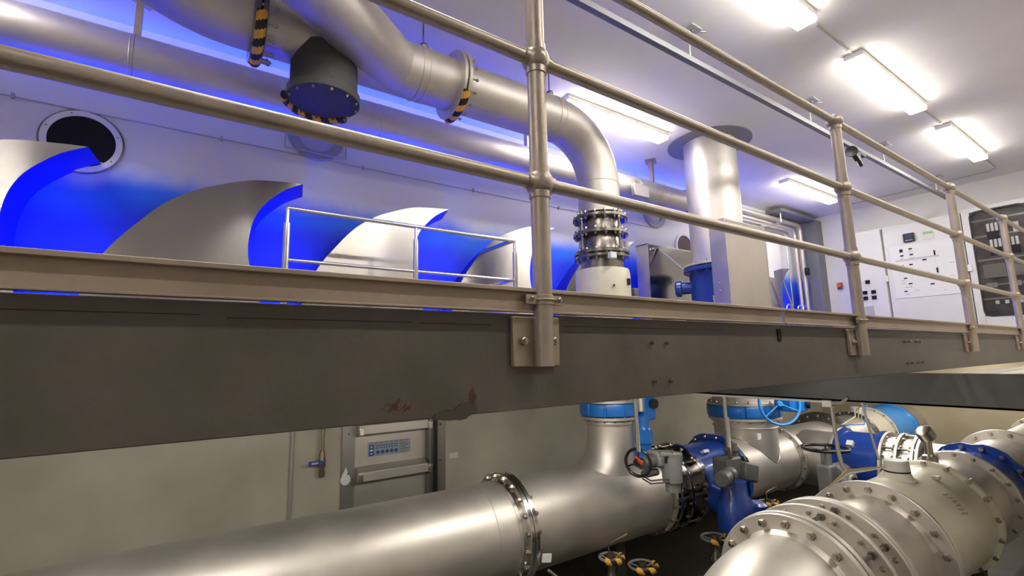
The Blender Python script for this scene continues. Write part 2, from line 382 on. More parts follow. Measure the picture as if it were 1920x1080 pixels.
for x0, x1 in [(XL+.02, .735), (.735, 1.925), (1.945, 4.45), (4.47, 9.5)]:
    b.box((x0, .945, .1085 if x0 < 0 else .1075), (x1, .951, .168)); b.box((x0, .928, .158), (x1, .951, .168)); b.box((x0, .936, .1085 if x0 < 0 else .1075), (x1, .951, .114))
b.build('toe_board', chanm, t, bevel=.0015)

# ------------------------------------------------------------------ small railing round the pit
t = thing('tube_railing', (1.6, 3.54, DECK), 'slim bright steel two-rail guard standing in front of the mural waves', 'railing')
X0, X1, Y0, Y1, H = .545, 2.47, 3.54, 4.16, 1.068
for z in (H, .70):
    b = MB(); b.cyl((X0, Y0, z), (X1, Y0, z), .016 if z == H else .013); b.build('rail', steel2, t)
    b = MB(); b.box((X1-.02, Y0, z-.004), (X1+.02, Y1, z+.022)) if z == H else b.box((X1-.015, Y0, z-.004), (X1+.015, Y1, z+.018)); b.build('return_rail', steel2, t)
for x, y in [(X0, Y0), (1.50, Y0), (X1, Y0), (X1+.06, Y1)]:
    b = MB(); b.cyl((x, y, .93), (x, y, H), .012); b.cyl((x, y, DECK), (x, y, .96), .021); b.build('post', steel2, t)

# ------------------------------------------------------------------ wave panels on the mural
outer = [(-1.345, .36), (-1.30, .50), (-1.21, .75), (-1.06, .966), (-.90, 1.15), (-.72, 1.279), (-.60, 1.335), (-.47, 1.388), (-.35, 1.424), (-.18, 1.447), (0, 1.461)]
inner = [(0, 1.461), (-.13, 1.385), (-.23, 1.29), (-.30, 1.20), (-.345, 1.09), (-.365, .98), (-.37, .87), (-.36, .78), (-.34, .70), (-.30, .55), (-.23, .38), (-.14, .22), (-.05, .115)]
def smoothline(P, n=4):
    out = []
    for i in range(len(P)-1):
        p0, p1, p2, p3 = P[max(i-1, 0)], P[i], P[i+1], P[min(i+2, len(P)-1)]
        for k in range(n):
            t = k/n; out.append(tuple(.5*((2*p1[a])+(-p0[a]+p2[a])*t+(2*p0[a]-5*p1[a]+4*p2[a]-p3[a])*t*t+(-p0[a]+3*p1[a]-3*p2[a]+p3[a])*t**3) for a in (0, 1)))
    out.append(P[-1]); return out
WL = {0: 'leftmost brushed metal wave panel, its crest over the dark round vent',
      1: 'dark grey wave panel, second from the left on the mural',
      2: 'wave panel behind the slim guard rail, third from the left',
      3: 'pale wave panel right behind the nearest upright railing post',
      4: 'wave panel mostly hidden behind the cream meter of the upright pipe',
      7: 'small far wave panel between the perforated cover and the corner pipes'}
for k in range(-1, 8):
    tx = TIP0+PER*k; yf = 4.10
    lab = WL.get(k, 'wave panel standing beyond the left edge of the view' if k < 0 else 'wave panel hidden behind the covers of the wide duct')
    t = thing('wave_panel', (tx-.6, yf, DECK), lab, 'wave panel', 'wave shaped panels along the mural')
    out = smoothline(outer)+smoothline(inner)[1:]
    out = [(tx+x, z) for x, z in out]+[(tx-.05, DECK), (tx-1.345, DECK)]
    cx, cz = tx-.6, .7
    b = MB(); n = len(out)
    b.add([(x, yf, z) for x, z in out]+[(x, yf+.006, z) for x, z in out], [tuple(range(n)), tuple(range(2*n-1, n-1, -1))]); b.build('face', wavem, t, smooth=False)
    inn = [(tx+x, z) for x, z in smoothline(inner)]
    back = lambda p: (p[0]+.045*max(0, min(1, (p[1]-.2)/1.2)), p[1]-.03*max(0, min(1, (p[1]-.5)/.9)))
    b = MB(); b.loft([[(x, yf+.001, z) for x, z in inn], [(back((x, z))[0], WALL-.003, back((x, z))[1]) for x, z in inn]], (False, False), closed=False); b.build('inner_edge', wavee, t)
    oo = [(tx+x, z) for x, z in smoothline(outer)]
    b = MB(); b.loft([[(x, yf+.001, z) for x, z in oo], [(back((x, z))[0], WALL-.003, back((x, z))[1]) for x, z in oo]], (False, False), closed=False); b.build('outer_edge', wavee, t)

# ------------------------------------------------------------------ round wall openings, cable on the mural
t = thing('round_vent', (-.68, WALL-.02, 1.35), 'dark round opening with a pale bolted ring in the mural wall, top left', 'vent')
b = MB(); b.ringbody((-.68, WALL-.022, 1.575), (0, 1, 0), [(0, .185), (0, .222), (.022, .226), (.022, .185)], 64); f = b.build('ring', mat('vent_ring', (.86, .85, .82), .4), t)
MB().torus((-.68, WALL-.012, 1.575), (0, 1, 0), .229, .006, 64, 8).build('seal_bead', dsteel, t)
for a in (20, 110, 160, 250, 325): bolt(f, (-.68+.204*math.cos(math.radians(a)), WALL-.022, 1.575+.204*math.sin(math.radians(a))), (0, 1, 0), .004, .005, M=dsteel)
b = MB(); b.lathe((-.68, WALL-.012, 1.575), (0, 1, 0), [(0, .185), (.010, .186)], 64); b.build('dark_disc', holem, t)
b = MB(); b.cyl((-.60, WALL-.015, 1.44), (-.545, WALL-.015, 1.44), .004); b.build('latch_pin', white, t)
def port(x, z, R, lab, q=True):
    t = thing('wall_port', (x, WALL-.03, z-R), lab, 'wall port')
    b = MB(); b.ringbody((x, WALL-.03, z), (0, 1, 0), [(0, R*.66), (0, R*.96), (.01, R), (.03, R), (.03, R*.66)], 56); b.build('ring', mat('port_paint', (.34, .34, .36), .5), t)
    b = MB(); b.lathe((x, WALL-.012, z), (0, 1, 0), [(0, R*.66), (.01, R*.66)], 56); b.build('dished_cover', mat('port_cover', (.5, .5, .52), .4), t)
    if q:
        b = MB()
        for p, r in [((x-R*1.05, z-R), (x+R*1.05, z-R)), ((x+R*1.05, z-R), (x+R*1.05, z+R*.5)), ((x-R*1.05, z-R), (x-R*1.05, z+R*.5))]:
            b.cyl((p[0], WALL-.034, p[1]+.06), (r[0], WALL-.034, r[1]+.06), .006, seg=8)
        b.build('wire_frame', condm, t)
port(.875, 2.03, .245, 'round painted wall port with a square wire frame, half hidden by the near rail')
port(5.5, 2.05, .25, 'round wall port right of the bolted vertical pipe joint, below the wall pipe', False)
t = thing('round_vent', (6.15, WALL-.02, 1.50), 'dark round opening with pale rim just left of the wide vertical duct', 'vent')
b = MB(); b.ringbody((6.15, WALL-.022, 1.60), (0, 1, 0), [(0, .175), (0, .215), (.022, .218), (.022, .175)], 56); b.build('ring', white, t)
b = MB(); b.lathe((6.15, WALL-.012, 1.60), (0, 1, 0), [(0, .175), (.010, .176)], 56); b.build('dark_disc', mat('dark_red_disc', (.07, .02, .018), .6), t)  # flat disc in one very dark red
t = thing('wall_cable', (2, WALL-.012, 1.8), 'thin cable clipped along the mural wall above the waves', 'cable')
b = MB(); b.tube([(x*.5, WALL-.013, 1.805+.002*math.sin(x)) for x in range(-8, 12)], .0055, 8); b.build('cable', condm, t)
for x in (-1.05, .15, 1.3, 2.5, 3.7, 4.9):
    b = MB(); b.box((x-.009, WALL-.03, 1.79), (x+.009, WALL, 1.825)); b.build('clip', condm, t, bevel=.002)

# ------------------------------------------------------------------ wall pipe under the ceiling (behind)
PY, PZ, PR = 3.95, 2.085, .163
t = thing('wall_pipe', (1, PY, PZ-PR), 'long steel pipe hung under the ceiling along the mural wall, furthest back', 'pipe')
b = MB(); b.cyl((XL, PY, PZ), (5.62, PY, PZ), PR, seg=64)
for x in (-.42, 1.30, 2.95, 4.6, 5.15): b.torus((x, PY, PZ), (1, 0, 0), PR+.0005, .003, 64, 6)
b.build('pipe', steel, t)
b = MB(); b.lathe((5.60, PY, PZ), (1, 0, 0), [(0, PR+.01), (.03, PR+.02), (.035, PR-.01), (.3, PR-.02), (.36, .12)], 48); b.build('end_cap', dsteel, t)
for x in (-.40, 2.95, 5.0):
    b = MB(); b.box((x-.02, PY-.03, PZ+PR-.005), (x+.02, PY+.03, CEIL-.006)); b.box((x-.1, PY-.07, CEIL-.012), (x+.1, PY+.07, CEIL-.001), rot=Matrix.Rotation(.6, 3, 'Z'))
    b.ringbody((x-.003, PY, PZ), (1, 0, 0), [(0, PR), (0, PR+.003), (.006, PR+.003), (.006, PR)], 48)
    hb = b.build('hanger', chanm, t, bevel=.002)
tag(MB().box((4.36, 3.70, 1.905), (4.62, 3.76, 2.06)).build('junction_box', boxm, None, bevel=.006), 'small grey sheet metal box hanging beside the upright pipe below the wall pipe', 'box')
t2 = bpy.data.objects['junction_box']
b = MB(); b.cyl((4.49, 3.73, 2.06), (4.49, 3.80, 2.14), .008); b.build('bracket', dsteel, t2)

# ------------------------------------------------------------------ overhead pipe with elbow down to the flow meter
HX, HY, HZ, HR = 3.14, 3.1, 2.107, .193
t = thing('overhead_pipe', (1.0, HY, HZ-HR), 'large steel overhead pipe with a slanting branch and taped flanges, bending down on the right', 'pipe')
dg = Vector((-1, -.75, 0)).normalized()
b = MB(); b.tube([(1.64, HY, HZ), (2.62, HY, HZ)]+arc((2.62, HY, HZ-.52), (0, 0, 1), (1, 0, 0), .52, .08, HP, 18)+[(HX, HY, 1.30)], HR, 64, caps=(False, False))
b.torus((2.62, HY, HZ), (1, 0, 0), HR, .003, 64, 6); b.torus((HX, HY, HZ-.52), (0, 0, 1), HR, .003, 64, 6)
b.build('bend_pipe', steel, t)
b = MB(); b.cyl((.26, HY, HZ), (1.62, HY, HZ), HR+.001, seg=64); b.torus((1.29, HY, HZ), (1, 0, 0), HR+.003, .005, 64, 8); b.build('straight_pipe', steel, t)
b = MB(); a0 = Vector((1.14, HY, HZ)); b.cyl(a0, a0+dg*3.2, HR, seg=64, caps=(False, True)); b.build('slanting_branch', steel, t)
b = MB()
pts = [Vector((.22, HY, HZ)), Vector((.16, HY, HZ))]
ce = Vector((.16, HY-.6, HZ)); ang = math.atan2(.75, 1)
pts += [ce+Vector((-math.sin(a), math.cos(a), 0))*.6 for a in [ang*i/8 for i in range(1, 9)]]
pts += [pts[-1]+dg*2.6]
b.tube(pts, HR+.001, 64, caps=(False, True)); b.build('far_elbow', steel, t)
for x in (1.593, 1.633):
    f = flange(t, (x, HY, HZ), (1, 0, 0), HR, .262, .028, 16, .012, M=steel, bolts=(x > 1.6), bL=.068 if x > 1.6 else None)
u, v, w = frame((1, 0, 0))
tape(t, (1.613, HY, HZ), (1, 0, 0), .262, .024, math.radians(32), math.radians(112), 7)
for x in (.235, .275): flange(t, (x, HY, HZ), (1, 0, 0), HR, .262, .028, 16, .012, M=dsteel, bolts=(x > .25), bL=.068 if x > .25 else None)
tape(t, (.255, HY, HZ), (1, 0, 0), .262, .024, math.radians(20), math.radians(105), 8)
b = MB(); b.cyl((.66, HY, HZ-.1), (.66, HY, HZ-.39), .208, seg=48); b.build('stub', mat('dull_grey_plate', (.06, .06, .06), .7, .0), t)
b = MB(); b.lathe((.66, HY, HZ-.425), (0, 0, 1), [(0, .222), (.004, .227), (.055, .227), (.06, .222)], 56); bf = b.build('blind_flange', mat('dull_grey_plate', (.06, .06, .06), .7, .0), t)
for i in range(12): bolt(bf, (.66+.205*math.cos(i*math.pi/6), HY+.205*math.sin(i*math.pi/6), HZ-.395), (0, 0, 1), .06, .010, M=dsteel)
tape(t, (.66, HY, HZ-.42), (0, 0, 1), .232, .026, math.radians(-50), math.radians(80), 9)
for x in (1.36, 2.58):
    b = MB(); b.ringbody((x-.022, HY, HZ), (1, 0, 0), [(0, HR), (0, HR+.005), (.044, HR+.005), (.044, HR)], 56)
    b.box((x-.02, HY-.035, HZ+HR-.004), (x+.02, HY+.035, HZ+HR+.03))
    cl = b.build('pipe_clamp', steel, t, bevel=.001)
    b = MB(); b.sphere((x, HY-.0, HZ+HR+.045), .034, 16, 10, (1, 1.2, .9)); b.cyl((x, HY, HZ+HR+.03), (x, HY, CEIL), .006, seg=8); b.build('hanger_rod', dsteel, cl)

# bolted joint trio, neck and cream meter on the upright pipe
def dismantling_joint(name, label, o, d, fl, ri, ro, rb, n, M=None, rods=6, th=.03, name2='joint'):
    """flanges at the distances fl along d from o, tie rods between the first and last"""
    M = M or steel; d = Vector(d).normalized(); o = Vector(o)
    t = thing(name, o+d*fl[0], label, 'pipe joint')
    b = MB(); b.ringbody(o+d*(fl[0]-th/2), d, [(0, ri-.01), (0, rb), ((fl[-1]-fl[0])*.45, rb), ((fl[-1]-fl[0])*.5, rb-.01), (fl[-1]-fl[0]+th, rb-.01), (fl[-1]-fl[0]+th, ri-.01)], 56); b.build('sleeve', M, t)
    fs = []
    for k, f in enumerate(fl): fs.append(flange(t, o+d*f, d, rb-.012, ro, th, n, .013, M=M, bL=th+.012 if k else None))
    u, v, w = frame(d); R = (rb+ro)/2+.004; L = fl[-1]-fl[0]
    for i in range(rods):
        a = 2*math.pi*i/rods
        p = o+(u*math.cos(a)+v*math.sin(a))*R
        b = MB(); b.cyl(p+d*(fl[0]-.05), p+d*(fl[-1]+.05), .010, seg=8)
        for f in fl:
            for sgn in (-1, 1): b.lathe(p+d*(f+sgn*(th/2+.009)-.009), d, [(0, .02), (.018, .02)], 6)
        b.build('tie_rod', dsteel, t)
    return t
dismantling_joint('pipe_joint', 'dark bolted expansion joint with tie rods above the upright cream meter', (HX, HY, 0), (0, 0, 1), [.925, 1.105, 1.255], HR, .252, .205, 16, M=dsteel, rods=4)
def vneck(): return MB()
t = thing('flow_meter', (HX, HY, DECK), 'cream round flow meter on the upright pipe, standing on the deck below the bolted joint', 'flow meter')
b = MB(); b.lathe((HX, HY, DECK), (0, 0, 1), [(0, .245), (.30, .248), (.62, .248), (.665, .238), (.675, .20)], 64); b.build('body', cream, t)
b = MB(); b.cyl((HX, HY, .775), (HX, HY, .90), HR, seg=56); b.build('neck', dsteel, t)
flange(t, (HX, HY, .885), (0, 0, 1), HR-.02, .252, .028, 16, .013, M=dsteel)
b = MB(); b.box((HX-.17, HY-.28, .83), (HX-.10, HY-.24, .885)); b.build('name_plate', white, t, bevel=.003)
b = MB(); b.cyl((HX-.09, HY-.22, .60), (HX-.13, HY-.26, .60), .008, seg=10); b.build('screw', black, t)
b = MB(); b.box((HX+.05, HY-.262, .61), (HX+.075, HY-.235, .67)); b.build('mark', blackg, t)
b = MB(); b.box((HX+.18, HY-.21, .50), (HX+.235, HY-.15, .60)); b.build('terminal_box', greyd, t, bevel=.006)

# ------------------------------------------------------------------ wide vertical duct with its covers
DX, DY, DR = 5.2, 3.22, .30
t = thing('vertical_duct', (DX, DY, 1.02), 'wide pale steel vertical duct rising through a round collar in the ceiling', 'duct')
b = MB(); b.cyl((DX, DY, 1.0), (DX, DY, CEIL), DR, seg=72); b.build('pipe', steel, t)
b = MB(); b.lathe((DX, DY, CEIL-.008), (0, 0, 1), [(0, .485), (.007, .485)], 64); b.build('ceiling_collar', mat('collar_paint', (.20, .20, .23), .5), t)
flange(t, (DX, DY, 1.03), (0, 0, 1), DR, .40, .03, 16, .014, M=steel)
b = MB(); b.box((DX-.36, DY-.30, 1.05), (DX-.27, DY-.22, 1.13)); b.build('tag_plate', steel2, t, bevel=.003)
t = thing('gate_valve', (DX, DY, .30), 'blue flanged valve at the foot of the wide vertical duct, between two sheet covers', 'valve')
b = MB(); b.lathe((DX, DY, .40), (0, 0, 1), [(0, .40), (.03, .40), (.04, .34), (.12, .33), (.45, .33), (.54, .345), (.56, .40), (.60, .40)], 64); b.build('body', blued, t)
b = MB(); b.ringbody((DX, DY, .575), (0, 0, 1), [(0, .33), (0, .345), (.04, .345), (.04, .33)], 48); b.build('rib', blued, t)
f = flange(t, (DX, DY, .385), (0, 0, 1), .3, .41, .03, 16, .014, M=dsteel)
b = MB(); b.lathe((DX-.27, DY+.43, .79), (.53, -.85, 0), [(0, .07), (.02, .10), (.07, .10), (.08, .075), (.22, .07)], 28); b.build('bearing_boss', blued, t)
b = MB(); b.box((DX-.345, DY-.24, .77), (DX-.32, DY-.18, .85)); b.build('label_plate', white, t)
flange(t, (DX, DY, .965), (0, 0, 1), .3, .40, .022, 16, .014, M=blued)
def bar(parent, a, c, w, M, name='strut', th=.006):
    a, c = Vector(a), Vector(c); u, v, d = frame(c-a); b = MB()
    b.loft([[p+u*w/2+v*th/2, p-u*w/2+v*th/2, p-u*w/2-v*th/2, p+u*w/2-v*th/2] for p in (a, c)]); return b.build(name, M, parent, smooth=False)
# front cover: sheet box with fine perforations
t = thing('sheet_cover', (4.9, 2.8, DECK), 'tall pale sheet metal cover with fine perforation in front of the wide duct', 'cover')
b = MB(); b.box((4.52, 2.70, DECK), (4.535, 2.88, 1.385)); b.box((5.30, 2.70, DECK), (5.315, 2.88, 1.385)); b.box((4.535, 2.70, 1.37), (5.30, 2.88, 1.385)); b.build('frame', boxm, t, smooth=False)
b = MB(); b.box((4.535, 2.702, DECK), (5.30, 2.712, 1.37)); b.build('perforated_front', boxb, t, smooth=False)
for z in (1.16, .72, .64): bolt(t, (4.52, 2.80, z), (1, 0, 0), .004, .008, M=steel2)
bar(t, (4.53, 2.87, 1.25), (4.86, 3.0, .93), .035, steel2); bar(t, (4.53, 2.87, .35), (4.72, 3.0, .62), .035, steel2)
t = thing('sheet_cover', (5.0, 3.9, DECK), 'tall dark reflecting sheet metal cover behind the blue valve, left of the wide duct', 'cover')
b = MB(); b.box((4.64, 3.80, DECK), (4.655, 3.98, 1.362)); b.box((5.70, 3.80, DECK), (5.715, 3.98, 1.362)); b.box((4.64, 3.80, 1.35), (5.715, 3.98, 1.362)); b.build('frame', boxm, t, smooth=False)
b = MB(); b.box((4.655, 3.802, DECK), (5.70, 3.812, 1.35)); b.build('polished_front', mat('polished_sheet', (.42, .40, .38), .16, 1, noise=.1, nscale=2), t, smooth=False)
bolt(t, (4.74, 3.80, 1.30), (0, 1, 0), .006, .022, M=steel2)
bar(t, (4.85, 3.79, 1.32), (4.93, 3.50, 1.00), .035, steel2); bar(t, (4.93, 3.50, 1.0), (5.0, 3.42, .99), .02, steel2)
bar(t, (4.75, 3.62, .60), (4.95, 3.78, .30), .04, steel2)

# ------------------------------------------------------------------ ceiling hoist rail with its brackets, spotlight
t = thing('hoist_rail', (3, 2.05, 2.22), 'pale grey channel rail hung under the ceiling parallel to the railing', 'rail')
b = MB(); b.box((XL+.1, 2.018, 2.255), (9.5, 2.062, 2.30)); b.build('channel', mat('rail_paint', (.22, .22, .23), .5, .2), t, smooth=False)
for x in (1.18, 3.18, 5.18, 7.1, 9.1):
    b = MB(); b.box((x-.07, 1.98, CEIL-.014), (x+.07, 2.13, CEIL-.001)); b.cyl((x-.02, 2.05, 2.31), (x-.02, 2.05, CEIL), .007, seg=8); br = b.build('ceiling_bracket', mat('bracket_zinc', (.5, .53, .5), .4, .3), t, bevel=.002)
    bolt(br, (x+.0, 2.03, CEIL-.012), (0, 0, 1), .004, .012, M=dsteel)
    b = MB(); b.cyl((x+.05, 2.02, CEIL-.008), (x+.12, 1.985, CEIL-.008), .006, seg=8); b.build('spacer_pin', dsteel, br)
t = thing('spotlight', (6.15, 2.03, 2.1), 'small black clip-on spotlight on the hoist rail below the far ceiling lights', 'spotlight')
b = MB(); b.lathe((6.02, 2.03, 2.19), (-.8, -.35, -.2), [(0, .02), (.03, .035), (.10, .06), (.105, .055), (.09, .02)], 20); b.build('reflector', black, t)
b = MB(); b.box((6.05, 2.0, 2.15), (6.2, 2.05, 2.24), rot=Matrix.Rotation(.5, 3, 'Y')); b.cyl((6.1, 2.02, 2.2), (6.25, 2.02, 2.08), .02); b.build('clamp', blackg, t, bevel=.005)
b = MB(); b.box((6.18, 2.0, 2.2), (6.36, 2.04, 2.235)); b.build('jaw', black, t, bevel=.005)

# lamp cables on the ceiling
for pts, lab in [([(3.82, 1.456), (4.62, 1.456)], 'thin grey cable between the cut-off lamp and the middle front ceiling lamp'),
                 ([(6.26, 1.456), (7.04, 1.456)], 'thin grey cable between the middle and far front ceiling lamps'),
                 ([(8.62, 1.456), (9.45, 1.46), (9.56, 1.55), (9.56, 3.30), (8.92, 3.35)], 'thin grey cable turning the corner beyond the far front ceiling lamp')]:
    b = MB(); b.tube([(x, y, CEIL-.009) for x, y in pts], .008, 8); o = tag(b.build('ceiling_cable', mat('cable_grey', (.42, .38, .35), .6), None), lab, 'cable')
    for k in (.15, .92):
        p, q = Vector((*pts[0], CEIL-.009)), Vector((*pts[1], CEIL-.009)); c = p+(q-p)*k
        MB().box(tuple(c-Vector((.02, .012, .008))), tuple(c+Vector((.02, .012, .008)))).build('clip', white, o)

# ------------------------------------------------------------------ control cabinets on the right
def cabinet(y0, y1, lab, top=2.04):
    t = thing('control_cabinet', (9.8, (y0+y1)/2, DECK), lab, 'cabinet')
    b = MB(); b.box((9.62, y0, DECK), (9.99, y1, top)); b.build('body', offw, t, bevel=.004)
    return t
def xbox(parent, name, M, y0, y1, z0, z1, x=9.575, d=.01, bevel=.002): return MB().box((x-d, y0, z0), (x+.02, y1, z1)).build(name, M, parent, smooth=False, bevel=bevel)
t = cabinet(2.955, 3.44, 'narrow off-white control cabinet with black knobs, leftmost of the three')
d = MB().box((9.58, 2.965, DECK+.06), (9.62, 3.43, 2.02)).build('door', offw, t, bevel=.004)
for y, z in [(3.36, 1.152), (3.229, 1.156), (3.394, .974), (3.285, .977), (3.161, .975), (3.392, .881), (3.285, .882), (3.162, .881)]:
    b = MB(); b.box((9.572, y-.034, z-.030), (9.58, y+.034, z+.030)); b.cyl((9.545, y, z), (9.575, y, z), .023, seg=14); b.box((9.535, y-.006, z-.022), (9.548, y+.006, z+.022)); b.build('knob', blackg, d)
xbox(d, 'meter', greyd, 3.345, 3.42, 1.71, 1.775); xbox(d, 'meter_face', labelg, 3.355, 3.41, 1.72, 1.765, x=9.564, d=.004)
xbox(d, 'document_pocket', mat('pocket', (.42, .41, .39), .5), 3.19, 3.40, .50, .74)
b = MB(); b.box((9.56, 2.93, 1.12), (9.58, 2.962, 1.22)); b.build('latch', white, d, bevel=.003)
t = cabinet(1.955, 2.945, 'wide off-white control cabinet with display and mimic panel, in the middle of the three')
d = MB().box((9.58, 1.965, DECK+.06), (9.62, 2.935, 2.02)).build('door', offw, t, bevel=.004)
xbox(d, 'display', blackg, 2.513, 2.658, 1.718, 1.858, d=.03, bevel=.008); xbox(d, 'display_face', mat('display_blue', (.05, .06, .10), .15), 2.535, 2.636, 1.765, 1.835, x=9.545, d=.003); xbox(d, 'display_keys', labelg, 2.535, 2.636, 1.735, 1.75, x=9.545, d=.003)
xbox(d, 'sticker', mat('sticker_pale', (.62, .64, .56), .5), 2.283, 2.412, 1.715, 1.85, d=.002)
b = MB()
for i in range(5): b.tube([(9.571, 2.40-.024*i, 1.80), (9.571, 2.395-.024*i, 1.84), (9.571, 2.385-.024*i, 1.80)], .004, 6)
b.build('sticker_print', green, d)
mp = xbox(d, 'mimic_panel', mat('mimic_white', (.72, .715, .69), .4), 1.99, 2.865, .82, 1.668, d=.002)
for y, z, w, h in [(2.713, 1.592, .042, .05), (2.591, 1.605, .045, .02), (2.711, 1.51, .045, .02), (2.587, 1.511, .045, .02), (2.608, 1.35, .045, .02), (2.717, 1.329, .02, .06), (2.703, 1.139, .042, .018), (2.65, 1.045, .048, .018), (2.721, .929, .04, .018),
                   (2.434, 1.4, .05, .02), (2.3, 1.486, .02, .08), (2.295, 1.21, .02, .08), (2.378, 1.005, .05, .018)]:
    xbox(mp, 'indicator', blackg, y-w/2, y+w/2, z-h/2, z+h/2, x=9.57, d=.004, bevel=0)
random.seed(11)
b = MB()
for (y, z, w) in [(2.60, 1.56, .07), (2.59, 1.455, .07), (2.72, 1.46, .04), (2.745, 1.10, .04), (2.745, 1.06, .04), (2.68, .99, .09), (2.71, .88, .06), (2.58, .93, .06), (2.42, 1.2, .03), (2.24, .886, .02), (2.12, 1.3, .06), (2.14, 1.1, .05)]:
    for k in range(3): b.box((9.570, y+w*(k/3-.5), z-.004), (9.573, y+w*(k/3-.5)+w*.18, z+.004))
b.build('printed_marks', mat('print_dark', (.2, .12, .10), .6), mp, smooth=False)
b = MB()
for (y0, z0, y1, z1) in [(2.8, 1.42, 2.25, 1.45), (2.62, 1.3, 2.62, 1.0), (2.45, 1.38, 2.3, 1.38), (2.3, 1.44, 2.3, 1.26), (2.66, 1.08, 2.38, 1.08), (2.5, 1.5, 2.15, 1.5)]:
    b.box((9.5715, min(y0, y1)-.001, min(z0, z1)-.001), (9.573, max(y0, y1)+.001, max(z0, z1)+.001))
b.build('mimic_lines', mat('mimic_grey', (.5, .5, .5), .5), mp, smooth=False)
b = MB(); b.box((9.56, 1.90, 1.13), (9.58, 1.95, 1.23)); b.build('latch', white, d, bevel=.003)
t = cabinet(1.02, 1.945, 'off-white electrical cabinet with a large dark glazed door, at the right edge', 2.08)
d = thing('x', (0, 0, 0), 'x', 'x'); bpy.data.objects.remove(d)
Yw0, Yw1, Zw0, Zw1 = 1.265, 1.845, .455, 2.0
b = MB()   # door frame as four bars round the rounded glass
b.box((9.58, Yw1, DECK+.06), (9.62, 1.935, 2.06)); b.box((9.58, 1.03, DECK+.06), (9.62, Yw0, 2.06)); b.box((9.58, Yw0, DECK+.06), (9.62, Yw1, Zw0)); b.box((9.58, Yw0, Zw1), (9.62, Yw1, 2.06))
d = b.build('door', offw, t, smooth=False, bevel=.003)
def rrect(y0, y1, z0, z1, r, n=6):
    out = []
    for cy, cz, a in [(y1-r, z1-r, 0), (y0+r, z1-r, HP), (y0+r, z0+r, 2*HP), (y1-r, z0+r, 3*HP)]:
        out += [(cy+r*math.cos(a+HP*i/n), cz+r*math.sin(a+HP*i/n)) for i in range(n+1)]
    return out
b = MB(); A = rrect(Yw0-.01, Yw1+.01, Zw0-.01, Zw1+.01, .09); B = rrect(Yw0+.01, Yw1-.01, Zw0+.01, Zw1-.01, .08)
b.loft([[(9.578, y, z) for y, z in A], [(9.572, y, z) for y, z in A], [(9.572, y, z) for y, z in B], [(9.578, y, z) for y, z in B]], (False, False)); b.build('window_seal', black, d)
G = bpy.data.materials.new('smoked_glass'); G.use_nodes = True; bs = G.node_tree.nodes['Principled BSDF']
bs.inputs['Base Color'].default_value = (.62, .60, .58, 1); bs.inputs['Transmission Weight'].default_value = 1; bs.inputs['Roughness'].default_value = .02; bs.inputs['IOR'].default_value = 1.45
b = MB(); b.add([(9.576, y, z) for y, z in B], [tuple(range(len(B)))]); b.build('glass', G, d, smooth=False)
b = MB(); b.box((9.6, Yw0, Zw0), (9.615, Yw1, Zw1)); b.build('inside_panel', insidem, t, smooth=False)
def ib(name, M, y0, y1, z0, z1, dd=.01): return MB().box((9.6-dd, y0, z0), (9.602, y1, z1)).build(name, M, t, smooth=False)
for (ya, zb) in [(1.57, 1.70), (1.56, 1.46), (1.385, 1.46)]:
    for k in range(3): ib('breaker', white, ya+.044*k, ya+.044*k+.028, zb-.02, zb+.095)
    ib('terminal_block', blackg, ya-.004, ya+.125, zb-.14, zb-.03)
ib('white_module', white, 1.36, 1.42, 1.62, 1.76)
for z in (1.86, 1.62, 1.27, .90, .70): ib('mounting_rail', mat('rail_grey', (.28, .27, .26), .4, .5), Yw0, Yw1, z-.012, z+.012, .008)
for y in (1.74, 1.50, 1.34): ib('contactor', mat('contactor', (.30, .29, .27), .5), y-.07, y+.04, .86, .93, .012)
for y in (1.70, 1.60, 1.46, 1.30): ib('small_breaker', white, y-.02, y+.02, .62, .67, .012)
ib('device_box', mat('devbox', (.17, .16, .15), .5), 1.56, 1.79, 1.0, 1.2, .012); ib('device_box', mat('devbox', (.17, .16, .15), .5), 1.25, 1.48, 1.0, 1.2, .012)
t = thing('emergency_stop', (9.99, 3.8, 1.15), 'red emergency stop button on the pale wall left of the control cabinets', 'switch')
MB().box((9.955, 3.755, 1.14), (9.999, 3.845, 1.25)).build('case', mat('estop_case', (.25, .16, .10), .5), t, bevel=.008)
MB().lathe((9.955, 3.8, 1.195), (-1, 0, 0), [(0, .025), (.02, .025), (.022, .036), (.035, .034)], 20).build('button', mat('estop_red', (.8, .12, .04), .4), t)

